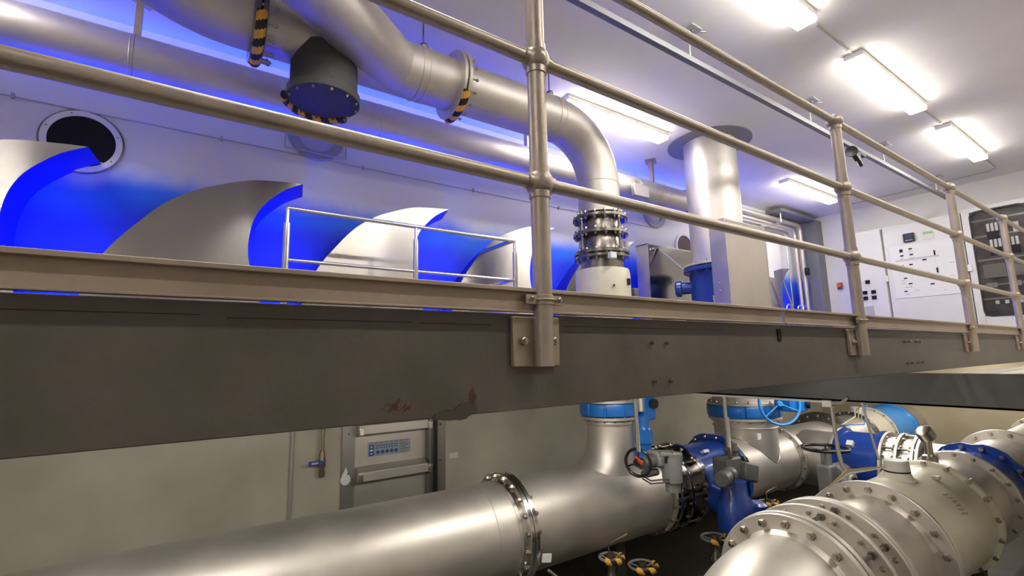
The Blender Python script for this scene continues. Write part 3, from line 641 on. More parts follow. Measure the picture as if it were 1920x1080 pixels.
# ------------------------------------------------------------------ corner: cable tray, riser duct, conduits
t = thing('cable_riser', (9.85, 4.18, DECK), 'grey sheet metal cable riser in the far corner with a tray under the ceiling', 'cable duct')
MB().box((9.72, 4.0, DECK), (9.999, 4.20, 2.47)).build('riser', mat('riser_grey', (.22, .22, .23), .5, .3), t, smooth=False, bevel=.003)
b = MB(); b.box((8.45, 3.98, 2.44), (9.72, 4.25, 2.50)); b.build('tray', mat('riser_grey', (.22, .22, .23), .5, .3), t, smooth=False)
b = MB(); b.cyl((8.55, 4.05, 2.44), (8.55, 4.05, 2.25), .012); b.tube([(8.55, 4.05, 2.26), (8.2, 4.1, 2.16), (8.0, 4.12, 2.13)], .015); b.build('tray_bracket', steel2, t)
for (xa, zt, xb, r, lab) in [(7.4, 2.12, 9.02, .016, 'thinnest corner conduit, innermost of the three bent pipes by the far corner'),
                             (7.4, 2.27, 9.36, .035, 'middle bent steel conduit by the far corner'),
                             (7.4, 2.38, 9.58, .045, 'outermost bent steel conduit beside the grey cable riser')]:
    b = MB(); R = .12
    b.tube([(xa, 4.22, zt), (xb-R, 4.22, zt)]+arc((xb-R, 4.22, zt-R), (0, 0, 1), (1, 0, 0), R, .15, HP, 8)+[(xb, 4.22, DECK)], r, 18)
    tag(b.build('conduit', steel2 if r < .03 else steel, None), lab, 'conduit')
tag(MB().box((9.50, 4.12, 1.42), (9.60, 4.17, 1.55)).build('pipe_valve', black, None, bevel=.01), 'small black fitting on the outermost corner conduit', 'fitting')
tag(MB().box((7.98, 4.06, 1.24), (8.15, 4.075, 1.40)).build('notice_plate', white, None, bevel=.003), 'square white notice plate on the far wave panel', 'sign')
t = thing('hose_hooks', (8.7, 4.0, DECK), 'bright looped wire hooks standing in front of the far mural wall', 'hooks')
for x in (8.42, 8.80, 8.98):
    b = MB(); b.tube([(x-.08, 4.0, DECK), (x-.08, 4.0, .72)]+arc((x, 4.0, .72), (-1, 0, 0), (0, 0, 1), .08, 0, math.pi, 10)+[(x+.08, 4.0, DECK)], .012, 8); b.build('hook', steel2, t)
b = MB(); b.cyl((8.30, 4.0, 1.2), (8.62, 4.0, .6), .012); b.build('stay', steel2, t)

# ================================================================== lower level
AZ = -1.22; MY = 3.1; MR = .325; MF = .385
# fixed items on the concrete wall
t = thing('sluice_gate', (1.67, WALL-.06, FLOOR), 'stainless sluice gate frame with two cross bars and a blue label on the concrete wall', 'gate')
for x in (1.235, 2.10):
    b = MB(); b.box((x-.055, WALL-.02, FLOOR), (x+.055, WALL-.001, .02)); s = b.build('side_rail', mat('dull_rail_steel', (.36, .34, .32), .45, .8), t, bevel=.002)
    for z in (-.62, -.95, -1.25): bolt(s, (x, WALL-.02, z), (0, 1, 0), .004, .010, M=dsteel)
b = MB(); b.box((1.29, WALL-.008, FLOOR), (2.045, WALL-.001, .02)); b.build('gate_plate', steel, t, smooth=False)
b = MB(); b.box((1.95, WALL-.10, FLOOR), (1.962, WALL-.008, .02)); b.box((2.034, WALL-.10, FLOOR), (2.046, WALL-.008, .02)); b.box((1.962, WALL-.02, FLOOR), (2.034, WALL-.008, .02)); b.build('guide_channel', mat('guide_dull', (.28, .265, .25), .4, .9), t, smooth=False)
for z in (-.60, -.99):
    b = MB(); P = [(WALL-.008, z+.085), (WALL-.10, z+.045), (WALL-.10, z-.03), (WALL-.03, z-.045), (WALL-.008, z-.06)]
    b.loft([[(x, y, zz) for y, zz in P] for x in (1.30, 1.94)]); cb = b.build('cross_bar', steel, t, smooth=False, bevel=.003)
    for x in (1.315, 1.955):
        b = MB(); b.box((x-.02, WALL-.125, z-.035), (x+.02, WALL-.10, z+.035)); c2 = b.build('bar_clamp', steel2, cb, bevel=.004)
b = MB(); b.box((1.405, WALL-.012, -.838), (1.80, WALL-.009, -.715)); lb = b.build('gate_label', labelg, t, smooth=False)
b = MB(); b.box((1.415, WALL-.0135, -.832), (1.46, WALL-.012, -.738)); b.box((1.475, WALL-.0135, -.752), (1.68, WALL-.012, -.745))
for k in range(9): b.box((1.477+.0235*k, WALL-.0135, -.775), (1.488+.0235*k, WALL-.012, -.762))
for k in range(5): b.lathe((1.495+.042*k, WALL-.0135, -.806), (0, 1, 0), [(0, .017), (.0015, .017)], 14)
b.build('label_print_blue', labelb, lb, smooth=False)
b = MB()
for (x, z) in [(1.437, -.757), (1.43, -.785), (1.444, -.785), (1.437, -.812)]: b.box((x-.007, WALL-.0145, z-.007), (x+.007, WALL-.0135, z+.007))
b.build('label_logo', white, lb, smooth=False)
b = MB()
for k in range(7): b.box((1.70, WALL-.0135, -.826+.013*k), (1.76+.02*(k % 3), WALL-.012, -.822+.013*k))
for k in range(8): b.box((1.42+.046*k, WALL-.0135, -.728), (1.45+.046*k, WALL-.012, -.722))
b.build('label_text', mat('label_text_grey', (.12, .12, .16), .5), lb, smooth=False)
dr = [(.0, .075), (.012, .045), (.03, .01), (.042, -.018), (.04, -.045), (.022, -.065), (0, -.072)]
b = MB(); P = [(1.215+x, -.97+z) for x, z in dr]+[(1.215-x, -.97+z) for x, z in dr[::-1][1:-1]]
b.prism(P, WALL-.022, WALL-.0195); b.build('drop_sticker', mat('sticker_white', (.9, .9, .88), .5), t, smooth=False)
tag(MB().cyl((.785, WALL-.014, FLOOR), (.785, WALL-.014, .03), .013, seg=14).build('wall_conduit', condm, None), 'pale vertical conduit on the concrete wall left of the sluice gate', 'conduit')
t = thing('ball_valve', (1.0, WALL-.05, -.94), 'small brass ball valve with a blue lever on a thin wall pipe', 'valve')
b = MB(); b.cyl((1.015, WALL-.04, -.74), (1.015, WALL-.04, .03), .012, seg=12); b.lathe((1.015, WALL-.04, -.56), (0, 0, 1), [(0, .015), (.005, .022), (.03, .022), (.035, .015)], 12); b.build('pipe', boltm, t)
b = MB(); b.lathe((1.013, WALL-.04, -.94), (0, 0, 1), [(0, .018), (.03, .024), (.06, .018), (.09, .03), (.13, .03), (.15, .02), (.19, .022), (.22, .012)], 14); b.build('body', brass, t)
b = MB(); b.box((.90, WALL-.085, -.835), (1.01, WALL-.075, -.80)); b.cyl((1.013, WALL-.08, -.82), (1.013, WALL-.05, -.82), .012, seg=10); b.build('lever', labelb, t, bevel=.004)
b = MB(); b.box((.925, WALL-.088, -.823), (.975, WALL-.085, -.812)); b.build('lever_text', white, t, smooth=False)
tag(MB().box((2.205, WALL-.006, -.955), (2.30, WALL-.001, -.905)).build('wall_tag', white, None, bevel=.001), 'small white tag on the concrete wall right of the sluice gate', 'sign')
b = MB(); b.box((4.10, WALL-.05, -1.4), (4.20, WALL-.002, .02)); tag(b.build('wall_rail', mat('guide_dull', (.28, .265, .25), .4, .9), None, smooth=False), 'dark vertical steel rail on the concrete wall beyond the first blue actuator', 'rail')

# main pipe line, along the wall
t = thing('main_pipe', (0, MY, AZ-MR), 'very large steel pipe lying from the bottom left to its first bolted flange', 'pipe')
b = MB(); b.cyl((XL, MY, AZ), (1.985, MY, AZ), MR, seg=96, caps=(True, False)); b.torus((1.78, MY, AZ), (1, 0, 0), MR, .003, 80, 6); b.torus((1.935, MY, AZ), (1, 0, 0), MR+.001, .004, 80, 6)
b.build('pipe', steel, t)
f = flange(t, (2.0, MY, AZ), (1, 0, 0), MR-.01, MF, .034, 20, .018, bL=.074, hub=.03, M=steel2)
MB().box((2.06, MY-.40, -1.35), (2.13, MY-.385, -1.30), rot=Matrix.Rotation(.2, 3, 'Y')).build('hanging_tag', white, t)
b = MB()
for z in (-1.9,): pass
def support(x, y, zb, w=.5, lab='dark steel saddle support'):
    t = thing('pipe_support', (x, y, FLOOR), lab, 'pipe support')
    b = MB(); b.box((x-.06, y-w/2, FLOOR), (x+.06, y+w/2, FLOOR+.02)); b.box((x-.05, y-w/2.6, FLOOR+.02), (x+.05, y+w/2.6, zb+.08)); b.build('pedestal', mat('support_dark', (.05, .045, .04), .6, .3), t, smooth=False)
support(.9, MY, AZ-MR, lab='dark saddle support under the large pipe at the lower left')
support(3.0, MY, AZ-MR, lab='dark saddle support under the swept tee of the large pipe')
support(5.0, MY, AZ-MR, lab='dark saddle support under the second tee of the large pipe')
t = thing('tee_pipe', (2.6, MY, AZ-MR), 'large steel pipe with a swept tee rising to the first blue butterfly valve', 'pipe')
b = MB(); b.cyl((2.05, MY, AZ), (3.52, MY, AZ), MR, seg=96, caps=(False, False)); b.build('pipe', steel, t)
b = MB(); rings = []
for z, xl, ry in [(-.545, .195, .195), (-.60, .195, .195), (-.66, .199, .196), (-.72, .208, .198), (-.78, .226, .20), (-.84, .262, .205), (-.885, .31, .21), (-.93, .40, .215), (-.985, .52, .22)]:
    xr = .195; rings.append([(HX+(xr if math.cos(a) > 0 else xl)*math.cos(a), MY+ry*math.sin(a), z) for a in [2*math.pi*j/64 for j in range(64)]])
b.loft(rings, (False, False)); b.ringbody((HX, MY, -.585), (0, 0, 1), [(0, .19), (0, .205), (.008, .21), (.03, .21), (.038, .205), (.038, .19)], 64)
b.torus((HX+.0, MY-.0, -.95), (0, 0, 1), .2, .0001, 8, 4)
b.build('swept_branch', steel, t)
flange(t, (2.038, MY, AZ), (1, 0, 0), MR-.01, MF, .034, 20, .018, bolts=False, M=steel2)
flange(t, (HX, MY, -.528), (0, 0, 1), .18, .245, .026, 16, .011, M=steel)
flange(t, (3.54, MY, AZ), (1, 0, 0), MR-.01, .36, .03, 18, .014, M=steel, bL=.075)

def butterfly(name, x, y, z0, z1, R, n, lab, M=bluel):
    t = thing(name, (x, y, z0), lab, 'valve')
    b = MB(); seg = 240; zs = [z0, z0+.012, z1-.012, z1]; rr = []
    for z, k in zip(zs, (.985, 1, 1, .985)):
        rr.append([(x+R*k*(1-(.035 if (a*n/math.pi) % 2 < .22 else 0))*math.cos(a), y+R*k*(1-(.035 if (a*n/math.pi) % 2 < .22 else 0))*math.sin(a), z) for a in [2*math.pi*j/seg for j in range(seg)]])
    b.loft(rr); b.build('body', M, t)
    return t
t = butterfly('butterfly_valve', HX, MY, -.505, -.405, .255, 10, 'bright blue butterfly valve on the first tee, its tall blue actuator on the right')
ax, ay = 3.36, 2.90
b = MB(); b.box((ax-.045, ay-.05, -.56), (ax+.10, ay+.06, -.33)); b.build('actuator_head', bluel, t, bevel=.015)
b = MB(); b.cyl((ax+.055, ay-.045, -.42), (ax+.045, ay-.085, -.42), .042, seg=28); b.build('indicator_cap', blackg, t)
b = MB(); b.lathe((ax-.02, ay, -.86), (0, 0, 1), [(0, .09), (.02, .09), (.03, .06), (.10, .06), (.115, .075), (.21, .075), (.225, .06), (.26, .055), (.34, .055)], 28); b.build('actuator_neck', bluel, t)
b = MB(); b.cyl((ax-.07, ay-.03, -.48), (ax-.07, ay-.03, -.36), .03, seg=16); b.box((ax-.13, ay-.02, -.44), (ax-.02, ay+.02, -.38)); b.build('coupling', steel, t, bevel=.004)
t = thing('upper_neck', (HX, MY, -.4), 'short steel flanged neck between the deck and the first blue butterfly valve', 'pipe')
b = MB(); b.cyl((HX, MY, -.39), (HX, MY, DECK-.071), .195, seg=56); b.build('pipe', steel, t)
flange(t, (HX, MY, -.388), (0, 0, 1), .18, .245, .026, 16, .011, M=steel)

# expansion joint and big blue valve on the main line
dismantling_joint('pipe_joint', 'dark shiny expansion joint rings on the large pipe left of the dark blue valve', (0, MY, AZ), (1, 0, 0), [3.585, 3.74, 3.955], MR-.02, .372, MR+.006, 18, M=mat('polished_dark_steel', (.30, .28, .26), .16, 1, noise=.2, nscale=5, rvar=.05), rods=8)
def wheel(parent, c, d, R, r, M, spokes=4, name='handwheel', hub=.02, dish=.0):
    u, v, w = frame(d); c = Vector(c); b = MB(); b.torus(c, d, R, r, 40, 10)
    for i in range(spokes):
        a = 2*math.pi*i/spokes+.4; b.tube([c-w*dish, c+(u*math.cos(a)+v*math.sin(a))*R], r*.6, 8)
    b.cyl(c-w*(dish+.02), c-w*dish+w*.02, hub, seg=14); return b.build(name, M, parent)
t = thing('gate_valve', (4.35, MY, AZ-.4), 'large dark blue flanged valve on the main pipe between the expansion joint and second tee', 'valve')
b = MB(); b.lathe((3.975, MY, AZ), (1, 0, 0), [(0, .37), (.035, .37), (.045, .335), (.12, .325), (.5, .325), (.62, .34)], 72); b.build('body', blued, t)
# rear flange with flats
P = [(MY+.40*math.cos(a)*(1 if abs(math.cos(4*a)) < .8 else .97), AZ+.40*math.sin(a)*(1 if abs(math.cos(4*a)) < .8 else .97)) for a in [2*math.pi*i/48 for i in range(48)]]
b = MB(); b.loft([[(x, y, z) for y, z in P] for x in (4.60, 4.645)]); f = b.build('rear_flange', blued, t, bevel=.003)
for i in range(18): bolt(f, (4.622, MY+.365*math.cos(2*math.pi*i/18), AZ+.365*math.sin(2*math.pi*i/18)), (1, 0, 0), .06, .015)
b = MB(); b.box((4.18, MY-.20, AZ+.272), (4.26, MY-.15, AZ+.30), rot=Matrix.Rotation(-.5, 3, 'X')); b.build('label_plate', white, t)
b = MB(); b.lathe((3.98, MY-.60, AZ-.28), (0, 0, 1), [(0, .12), (.02, .15), (.24, .15), (.3, .11), (.42, .10)], 28); b.cyl((3.98, MY-.60, AZ-.1), (4.1, MY-.2, AZ-.05), .10, seg=24); b.build('bonnet', blued, t)
b = MB(); b.lathe((4.10, MY-.72, AZ-.20), (0, 0, 1), [(0, .06), (.02, .085), (.15, .085), (.17, .06)], 20); b.build('side_motor', blued, t)
t = thing('gearbox', (4.05, MY-.5, -1.05), 'dark grey actuator gearbox on the big dark blue valve, below its upright rod', 'gearbox')
b = MB(); b.box((3.93, 2.50, -1.10), (4.14, 2.66, -.90)); b.box((4.10, 2.44, -1.12), (4.30, 2.58, -.96), rot=Matrix.Rotation(.25, 3, 'Y')); b.build('case', greyd, t, bevel=.02)
b = MB(); b.lathe((3.95, 2.50, -1.02), (-.75, -.2, -.02), [(0, .06), (.07, .06), (.075, .048), (.13, .048), (.14, .062), (.24, .062), (.25, .05)], 24); b.build('motor', greyd, t)
b = MB(); b.lathe((4.12, 2.58, -.93), (.12, .1, 1), [(0, .055), (.05, .055), (.06, .068), (.075, .068), (.08, .052), (.13, .05)], 24); b.build('drive_cap', greyd, t)
b = MB(); b.cyl((4.26, 2.55, -1.0), (4.33, 2.6, -.98), .045, seg=16); b.build('end_cap', blackg, t)
t = thing('valve_spindle', (4.0, 2.53, -.9), 'upright bright rod rising to the deck from the dark grey gearbox', 'rod')
b = MB(); b.cyl((3.955, 2.50, -.80), (3.93, 2.50, DECK-.075), .016, seg=14); b.cyl((3.955, 2.50, -.80), (3.96, 2.50, -.55), .021, seg=14); b.tube([(3.955, 2.50, -.78), (3.975, 2.5, -.88), (4.01, 2.52, -.90)], .016, 10); b.build('rod', steel2, t)
# near gearbox with black handwheel
t = thing('gearbox', (3.2, 2.6, -1.0), 'light grey actuator gearbox with small black handwheel and red mark beside the swept tee', 'gearbox')
b = MB(); b.box((3.10, 2.55, -.885), (3.40, 2.70, -.765), rot=Matrix.Rotation(.12, 3, 'Y')); b.build('case', greym, t, bevel=.025)
b = MB(); b.lathe((3.24, 2.55, -1.06), (0, 0, 1), [(0, .055), (.07, .06), (.075, .075), (.18, .08), (.26, .07)], 24); b.build('lower_cylinder', greym, t)
b = MB(); b.cyl((2.95, 2.60, -.82), (3.12, 2.62, -.82), .045, .055, seg=20); b.cyl((2.97, 2.6, -.90), (3.14, 2.62, -.91), .028, seg=14); b.build('input_shaft', greyd, t)
wheel(t, (2.89, 2.58, -.80), (-1, -.35, 0), .098, .012, blackg, 3, hub=.03)
MB().box((2.872, 2.52, -.792), (2.885, 2.60, -.772), rot=Matrix.Rotation(.5, 3, 'X')).build('red_mark', redm, t)
b = MB(); b.box((3.155, 2.53, -.835), (3.19, 2.548, -.785)); b.build('socket', blackg, t, bevel=.004)
for k in (0, .022): MB().tube([(2.93, 2.58, -.90-k), (3.0, 2.56, -.945-k), (3.15, 2.53, -.95-k), (3.2, 2.52, -.96-k)], .006, 8).build('cable', greyd, t)
for x in (3.12, 3.27, 3.38): bolt(t, (x, 2.56, -.768), (0, 0, 1), .01, .009)
tag(MB().cyl((2.815, 2.5, -.70), (2.80, 2.5, DECK-.075), .0155, seg=14).build('valve_spindle', steel2, None), 'upright bright rod beside the first blue butterfly valve, down to the black handwheel', 'rod')

# second tee with big butterfly valve under the duct
t = thing('tee_pipe', (5.2, MY, AZ-MR), 'steel tee pipe with welded seams under the second blue butterfly valve', 'pipe')
b = MB(); b.cyl((4.66, MY, AZ), (5.80, MY, AZ), MR, seg=96, caps=(False, False)); b.build('pipe', steel, t)
b = MB(); b.lathe((5.25, MY, -.72), (0, 0, -1), [(0, .325), (.10, .322), (.5, .315)], 72, (False, False)); b.ringbody((5.25, MY, -.80), (0, 0, 1), [(0, .32), (0, .335), (.006, .338), (.012, .335), (.012, .32)], 72)
b.build('branch', steel, t)
b = MB(); b.tube([(5.25+.322*math.cos(a), MY+.318*math.sin(a), AZ+math.sqrt(MR**2-(.318*math.sin(a))**2)+.001) for a in [2*math.pi*i/64 for i in range(64)]], .005, 6, closed=True)
b.torus((5.74, MY, AZ), (1, 0, 0), MR+.001, .004, 64, 6)
b.build('weld_seam', steel2, t)
flange(t, (5.25, MY, -.705), (0, 0, 1), .30, .375, .03, 18, .014)
flange(t, (4.685, MY, AZ), (1, 0, 0), MR-.01, MF, .03, 18, .014, bolts=False)
flange(t, (5.81, MY, AZ), (1, 0, 0), MR-.01, .36, .03, 18, .014, bL=.07)
t = butterfly('butterfly_valve', 5.25, MY, -.685, -.565, .385, 12, 'wider bright blue butterfly valve on the second tee with a big blue handwheel')
b = MB(); b.box((5.10, 2.50, -.60), (5.22, 2.68, -.47)); b.box((5.2, 2.46, -.61), (5.36, 2.56, -.44)); b.build('gearbox', bluel, t, bevel=.02)
b = MB(); b.cyl((5.31, 2.45, -.53), (5.32, 2.42, -.53), .045, seg=20); b.build('indicator_cap', blackg, t)
wheel(t, (4.87, 2.50, -.50), (.55, .85, -.1), .20, .013, blueb, 3, hub=.025, dish=.0)
MB().cyl((4.87, 2.50, -.50), (5.12, 2.6, -.53), .018, seg=12).build('wheel_shaft', bluel, t)
MB().box((4.78, 2.70, -.86), (4.85, 2.72, -.80)).build('tag_plate', white, t, bevel=.003)
t = thing('upper_neck', (5.25, MY, -.55), 'short steel flanged neck from the deck to the second butterfly valve', 'pipe')
b = MB(); b.cyl((5.25, MY, -.55), (5.25, MY, DECK-.071), .31, seg=64); b.build('pipe', steel, t)
flange(t, (5.25, MY, -.548), (0, 0, 1), .30, .375, .03, 18, .014)

# main line beyond: elbow to the cross pipe, meter, light blue valve
t = thing('main_pipe', (6.9, MY, AZ-MR), 'steel main pipe beyond the second tee, dark ring flange on top', 'pipe')
b = MB(); b.cyl((5.85, MY, AZ), (7.93, MY, AZ), MR-.01, seg=80, caps=(False, False)); b.build('pipe', steel, t)
flange(t, (5.848, MY, AZ), (1, 0, 0), MR-.02, .36, .03, 18, .014, bolts=False); flange(t, (7.0, MY, AZ), (1, 0, 0), MR-.02, .43, .06, 18, .014, M=dsteel)
flange(t, (7.93, MY, AZ), (1, 0, 0), MR-.02, .36, .03, 18, .014, M=dsteel)
t = thing('flow_meter', (8.25, MY, AZ-.36), 'cream flow meter in the far main pipe, beside the light blue valve', 'flow meter')
b = MB(); b.lathe((7.95, MY, AZ), (1, 0, 0), [(0, .33), (.01, .36), (.04, .36), (.05, .34), (.52, .34), (.53, .375), (.57, .375)], 72); b.build('body', cream, t)
f = flange(t, (8.50, MY, AZ), (1, 0, 0), .33, .378, .03, 18, .014, M=cream)
b = MB(); b.cyl((8.05, MY-.05, AZ+.33), (8.05, MY-.05, AZ+.42), .07, seg=24); b.build('sensor_cap', white, t, bevel=.006)
for k in range(4):
    b = MB(); b.tube([(8.05, MY-.06, AZ+.40), (7.6, MY-.20-.05*k, AZ+.42+.03*k), (7.2, MY-.35-.03*k, AZ+.38-.03*k), (6.9, MY-.30, AZ+.30)], .006, 6); b.build('cable', [white, mat('cable_ochre', (.5, .36, .16), .5), condm, blueb][k], t)
t = thing('gate_valve', (8.95, MY, AZ-.36), 'light blue valve at the far end of the main pipe, behind the cream meter', 'valve')
b = MB(); b.lathe((8.54, MY, AZ), (1, 0, 0), [(0, .375), (.06, .375), (.07, .345), (.15, .34), (.68, .34), (.75, .345), (.76, .37), (.82, .37)], 72); b.build('body', blueb, t)
flange(t, (9.37, MY, AZ), (1, 0, 0), .33, .37, .03, 18, .014, M=blued)
t = thing('main_pipe', (9.7, MY, AZ-.3), 'last steel pipe stub of the main line entering the far wall', 'pipe')
b = MB(); b.cyl((9.40, MY, AZ), (XR-.002, MY, AZ), .30, seg=64); b.build('pipe', steel, t); flange(t, (9.41, MY, AZ), (1, 0, 0), .28, .36, .03, 18, .014, M=dsteel)

# cross pipe (runs from the main line towards the camera side)
CX = 6.15
t = thing('cross_pipe', (CX, 2.75, AZ-.3), 'steel branch pipe leaving the main line towards the foreground, before the blue valve', 'pipe')
b = MB(); b.cyl((CX, 2.9, AZ), (CX, 2.52, AZ), .31, seg=64, caps=(False, False)); b.build('pipe', steel, t); flange(t, (CX, 2.51, AZ), (0, 1, 0), .3, .37, .03, 18, .014)
t = thing('gate_valve', (CX, 2.25, AZ-.35), 'dark blue valve in the cross pipe with a flat black handwheel in front', 'valve')
b = MB(); b.lathe((CX, 2.49, AZ), (0, -1, 0), [(0, .37), (.03, .37), (.04, .34), (.34, .34), (.36, .345), (.37, .375), (.41, .375)], 72); b.build('body', blued, t)
flange(t, (CX, 2.10, AZ), (0, 1, 0), .3, .378, .03, 18, .014, M=blued)
MB().box((CX-.28, 2.30, AZ+.22), (CX-.22, 2.36, AZ+.27), rot=Matrix.Rotation(-.8, 3, 'Y')).build('label_plate', white, t)
b = MB(); b.cyl((5.65, 2.42, -1.28), (5.9, 2.40, -1.28), .12, seg=28); b.box((5.50, 2.38, -1.46), (5.68, 2.52, -1.16)); b.cyl((5.60, 2.45, -1.2), (5.60, 2.45, -1.02), .05, seg=20); gb = b.build('gearbox', greym, t, bevel=.02)
b = MB(); b.lathe((5.60, 2.28, -1.27), (-.25, -1, 0), [(0, .085), (.05, .085), (.055, .05), (.07, .045)], 20); b.build('gear_cover', mat('pale_grey_cast', (.45, .45, .43), .4), t)
b = MB(); b.cyl((5.585, 2.209, -1.27), (5.58, 2.195, -1.27), .026, seg=14); b.build('sight_glass', blackg, t)
wheel(t, (5.60, 2.45, -1.00), (0, 0, 1), .215, .016, blackg, 4, hub=.03, dish=.03)
tag(MB().tube([(3.87, 1.62, -.36), (3.87, 1.61, -.70), (3.88, 1.60, -.80), (3.92, 1.58, -.86)], .013, 12).build('valve_spindle', steel, None), 'upright grey rod in front of the cross pipe valve, hooked at its foot', 'rod')
tag(MB().tube([(5.30, 1.96, -.46), (5.33, 1.92, -.8), (5.36, 1.9, -1.0)], .011, 10).build('valve_spindle', steel, None), 'thin upright grey rod in front of the bolted joint of the cross pipe', 'rod')
dismantling_joint('pipe_joint', 'bright bolted expansion joint in the cross pipe between dark blue valve and foreground line', (CX, 0, AZ), (0, -1, 0), [-2.06, -1.93, -1.80], .29, .375, .325, 18, M=steel, rods=8)
t = thing('cross_pipe', (CX, 1.5, AZ-.3), 'short steel pipe joining the cross pipe into the foreground line', 'pipe')
b = MB(); b.cyl((CX, 1.76, AZ), (CX, 1.5, AZ), .30, seg=64, caps=(False, False)); b.build('pipe', steel, t); flange(t, (CX, 1.765, AZ), (0, 1, 0), .28, .37, .03, 18, .014, bolts=False)
# pale strip painted in for the bright lower edge of the cross girder
t = thing('bright_edge_strip', (4.0, 2.2, -.335), 'thin pale strip painted as the bright lower edge of the cross girder, with fittings', 'rail')
b = MB(); b.box((3.835, 1.66, -.366), (3.862, 2.62, -.352)); b.build('strip', mat('strip_pale', (.75, .73, .7), .4, .2), t)
MB().box((3.83, 1.60, -.40), (3.88, 1.67, -.345)).build('clamp', steel, t, bevel=.006)
MB().tube([(3.84, 1.60, -.37), (3.84, 1.54, -.36), (3.84, 1.50, -.32)], .011, 8).build('curved_pipe', condm, t)

# ------------------------------------------------------------------ foreground line
FY, FR, FF = 1.36, .30, .395
t = thing('foreground_elbow', (2.3, FY, FLOOR), 'large steel elbow in the bottom right foreground, bending down to the floor', 'pipe')
b = MB(); b.tube([(2.60, FY, AZ), (2.50, FY, AZ)]+arc((2.50, FY, AZ-.50), (0, 0, 1), (-1, 0, 0), .50, .08, HP, 20)+[(2.0, FY, FLOOR)], FR, 96, caps=(False, False)); b.build('pipe', steel, t)
flange(t, (2.615, FY, AZ), (1, 0, 0), FR-.01, FF, .034, 18, .0205, bL=.075, hub=.035, M=steel)
dismantling_joint('pipe_joint', 'steel expansion joint with several bolted rings in the bottom right foreground', (0, FY, AZ), (1, 0, 0), [2.655, 2.855, 3.02], FR-.01, .40, FR+.02, 18, rods=9)
t = thing('foreground_pipe', (3.3, FY, AZ-FR), 'short bright steel foreground pipe just left of the largest cream meter', 'pipe')
b = MB(); b.cyl((3.05, FY, AZ), (3.63, FY, AZ), FR, seg=96, caps=(False, False)); b.build('pipe', steel, t)
flange(t, (3.06, FY, AZ), (1, 0, 0), FR-.01, .40, .034, 18, .0205, bolts=False); flange(t, (3.64, FY, AZ), (1, 0, 0), FR-.01, .398, .034, 18, .0205, bL=.07, hub=.04)
t = thing('flow_meter', (4.2, FY, AZ-.38), 'largest cream flow meter with a round white sensor cap, in the right foreground', 'flow meter')
b = MB(); b.lathe((3.685, FY, AZ), (1, 0, 0), [(-.03, .29), (0, .29), (.0, .345), (.06, .355), (.12, .352), (.90, .352), (.94, .36), (.955, .385), (.995, .387)], 96); b.build('body', cream, t)
flange(t, (3.675, FY, AZ), (1, 0, 0), FR-.01, .392, .03, 18, .0205, bolts=False, M=cream)
f = flange(t, (4.665, FY, AZ), (1, 0, 0), .34, .388, .03, 18, .0205, M=cream)
b = MB(); b.lathe((4.12, FY+.0, AZ+.34), (0, 0, 1), [(0, .11), (.02, .085), (.05, .075)], 28); b.build('sensor_neck', cream, t)
b = MB(); b.cyl((4.12, FY, AZ+.39), (4.12, FY, AZ+.40), .076, seg=28); b.build('seal', black, t)
b = MB(); b.lathe((4.12, FY, AZ+.40), (0, 0, 1), [(0, .075), (.06, .072), (.068, .065)], 28); b.build('sensor_cap', mat('sensor_white', (.62, .60, .56), .45), t)
b = MB()
for k in range(6):
    a = math.radians(52-4.2*k); b.box((4.18, -.006, -.004), (4.26, .006, .004)) if False else b.tube([(4.16, FY-.354*math.cos(a), AZ+.354*math.sin(a)), (4.23, FY-.354*math.cos(a-.03), AZ+.354*math.sin(a-.03))], .006, 6)
b.build('raised_lettering', mat('cast_lettering', (.45, .42, .34), .5), t)
b = MB(); b.box((4.34, FY-.16, AZ+.325), (4.39, FY-.12, AZ+.35)); b.build('lug', cream, t, bevel=.004)
for k in range(3):
    b = MB(); b.tube([(4.06, FY+.05, AZ+.42), (3.86, FY+.20, AZ+.38+.01*k), (3.76, FY+.30, AZ+.28), (3.70+.02*k, FY+.40, AZ+.18)], .007, 8); b.build('cable', [white, condm, mat('cable_ochre', (.5, .36, .16), .5)][k], t)
t = thing('foreground_pipe', (5.0, FY, AZ-FR), 'foreground steel pipe with a small air valve on top, behind the largest cream meter', 'pipe')
b = MB(); b.cyl((4.70, FY, AZ), (5.37, FY, AZ), .31, seg=96, caps=(False, False)); b.build('pipe', steel, t)
flange(t, (4.70, FY, AZ), (1, 0, 0), .30, .385, .03, 18, .0205, bolts=False); flange(t, (5.375, FY, AZ), (1, 0, 0), .30, .372, .03, 18, .0155)
b = MB(); b.lathe((4.86, FY+.02, AZ+.30), (0, 0, 1), [(0, .045), (.04, .03), (.05, .05), (.10, .05), (.11, .028), (.24, .026), (.25, .05)], 20); b.lathe((4.86, FY+.02, AZ+.55), (-.2, .1, .3), [(-.03, .04), (-.02, .056), (.05, .058), (.06, .045)], 20); b.build('air_valve', boltm, t)
t = thing('gate_valve', (5.65, FY, AZ-.37), 'dark blue valve with a faceted bolted flange behind the large cream meter', 'valve')
b = MB(); b.lathe((5.40, FY, AZ), (1, 0, 0), [(0, .37), (.03, .37), (.04, .32), (.46, .32), (.48, .34)], 72); b.build('body', blued, t)
P = [(FY+.385*math.cos(a)*k, AZ+.385*math.sin(a)*k) for a, k in [(2*math.pi*i/32, 1 if i % 4 else .955) for i in range(32)]]
b = MB(); b.loft([[(x, y, z) for y, z in P] for x in (5.87, 5.915)]); f = b.build('rear_flange', blued, t, bevel=.003)
for i in range(16): bolt(f, (5.89, FY+.345*math.cos(2*math.pi*(i+.5)/16), AZ+.345*math.sin(2*math.pi*(i+.5)/16)), (1, 0, 0), .05, .0205)
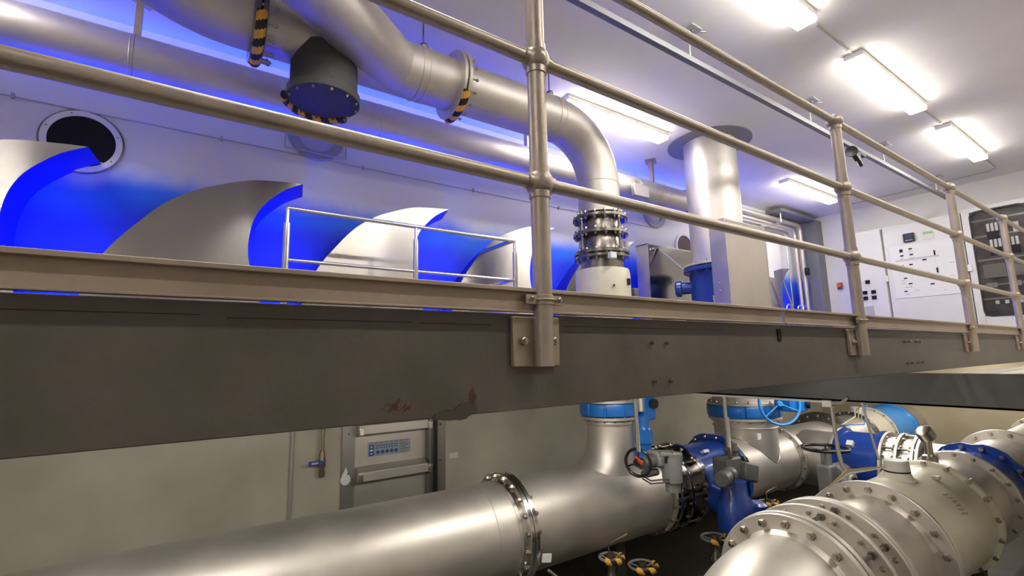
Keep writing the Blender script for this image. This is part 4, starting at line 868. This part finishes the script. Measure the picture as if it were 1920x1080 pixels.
t = thing('foreground_pipe', (7.0, FY, AZ-.31), 'steel pipe beyond the dark blue faceted flange at the right edge', 'pipe')
b = MB(); b.cyl((5.93, FY, AZ), (9.0, FY, AZ), .31, seg=80, caps=(False, True)); b.build('pipe', steel, t)
flange(t, (6.9, FY, AZ), (1, 0, 0), .30, .395, .06, 16, .0205, M=steel); flange(t, (8.95, FY, AZ), (1, 0, 0), .30, .36, .035, 16, .0205)
t = thing('foreground_pipe', (9.5, FY, AZ-.31), 'furthest pale pipe stub of the foreground line entering the far wall', 'pipe')
b = MB(); b.cyl((9.0, FY, AZ), (XR-.002, FY, AZ), .33, seg=80); b.build('pipe', cream, t)
support(3.3, FY, AZ-FR, .45, 'dark saddle support under the short foreground pipe')
support(5.0, FY, AZ-FR, .45, 'dark saddle support under the pipe behind the large cream meter')

# ------------------------------------------------------------------ small drain valves with taped handwheels near the floor
def drain(x, y, z, R, lab, a0, tilt=0, lever=False):
    t = thing('drain_valve', (x, y, FLOOR), lab, 'valve', 'floor valves with taped handwheels')
    b = MB(); b.cyl((x, y, FLOOR), (x, y, z-.02), .016, seg=12); b.lathe((x, y, z-.22), (0, 0, 1), [(0, .03), (.02, .055), (.06, .055), (.10, .03), (.20, .028), (.21, .035), (.25, .03)], 18); b.build('stem', dsteel, t)
    wheel(t, (x, y, z), (0, 0, 1), R, .012, greym, 3, hub=.022, dish=.02)
    tape(t, (x, y, z), (0, 0, 1), R, .020, a0, a0+2.6, 6, name='hazard_tape')
    if lever:
        b = MB(); b.tube([(x-.02, y, z+.04), (x-.02, y, z+.10), (x+.18, y, z+.13)], .007, 8); b.build('lever', steel2, t)
import numpy as np
D = [(2.78, 2.8, -1.51, .085, 'floor valve with yellow and black taped handwheel, leftmost, under the large pipe', True),
     (3.10, 2.78, -1.64, .105, 'floor valve with taped round handwheel, second from left at the bottom edge', False),
     (4.04, 2.76, -1.63, .115, 'floor valve with half taped handwheel just left of the foreground elbow flange', False),
     (4.95, 2.75, -1.49, .09, 'floor valve with short yellow taped handle below the second tee', True)]
for x, y, z, R, lab, lev in D: drain(x, y, z, R, lab, 1.9, lever=lev)
tag(MB().tube([(2.10, 2.7, -1.40), (2.28, 2.7, -1.55), (2.5, 2.7, -1.9)], .009, 8).build('drain_tube', steel, None), 'thin steel tube slanting down from the first flange of the large pipe', 'tube')
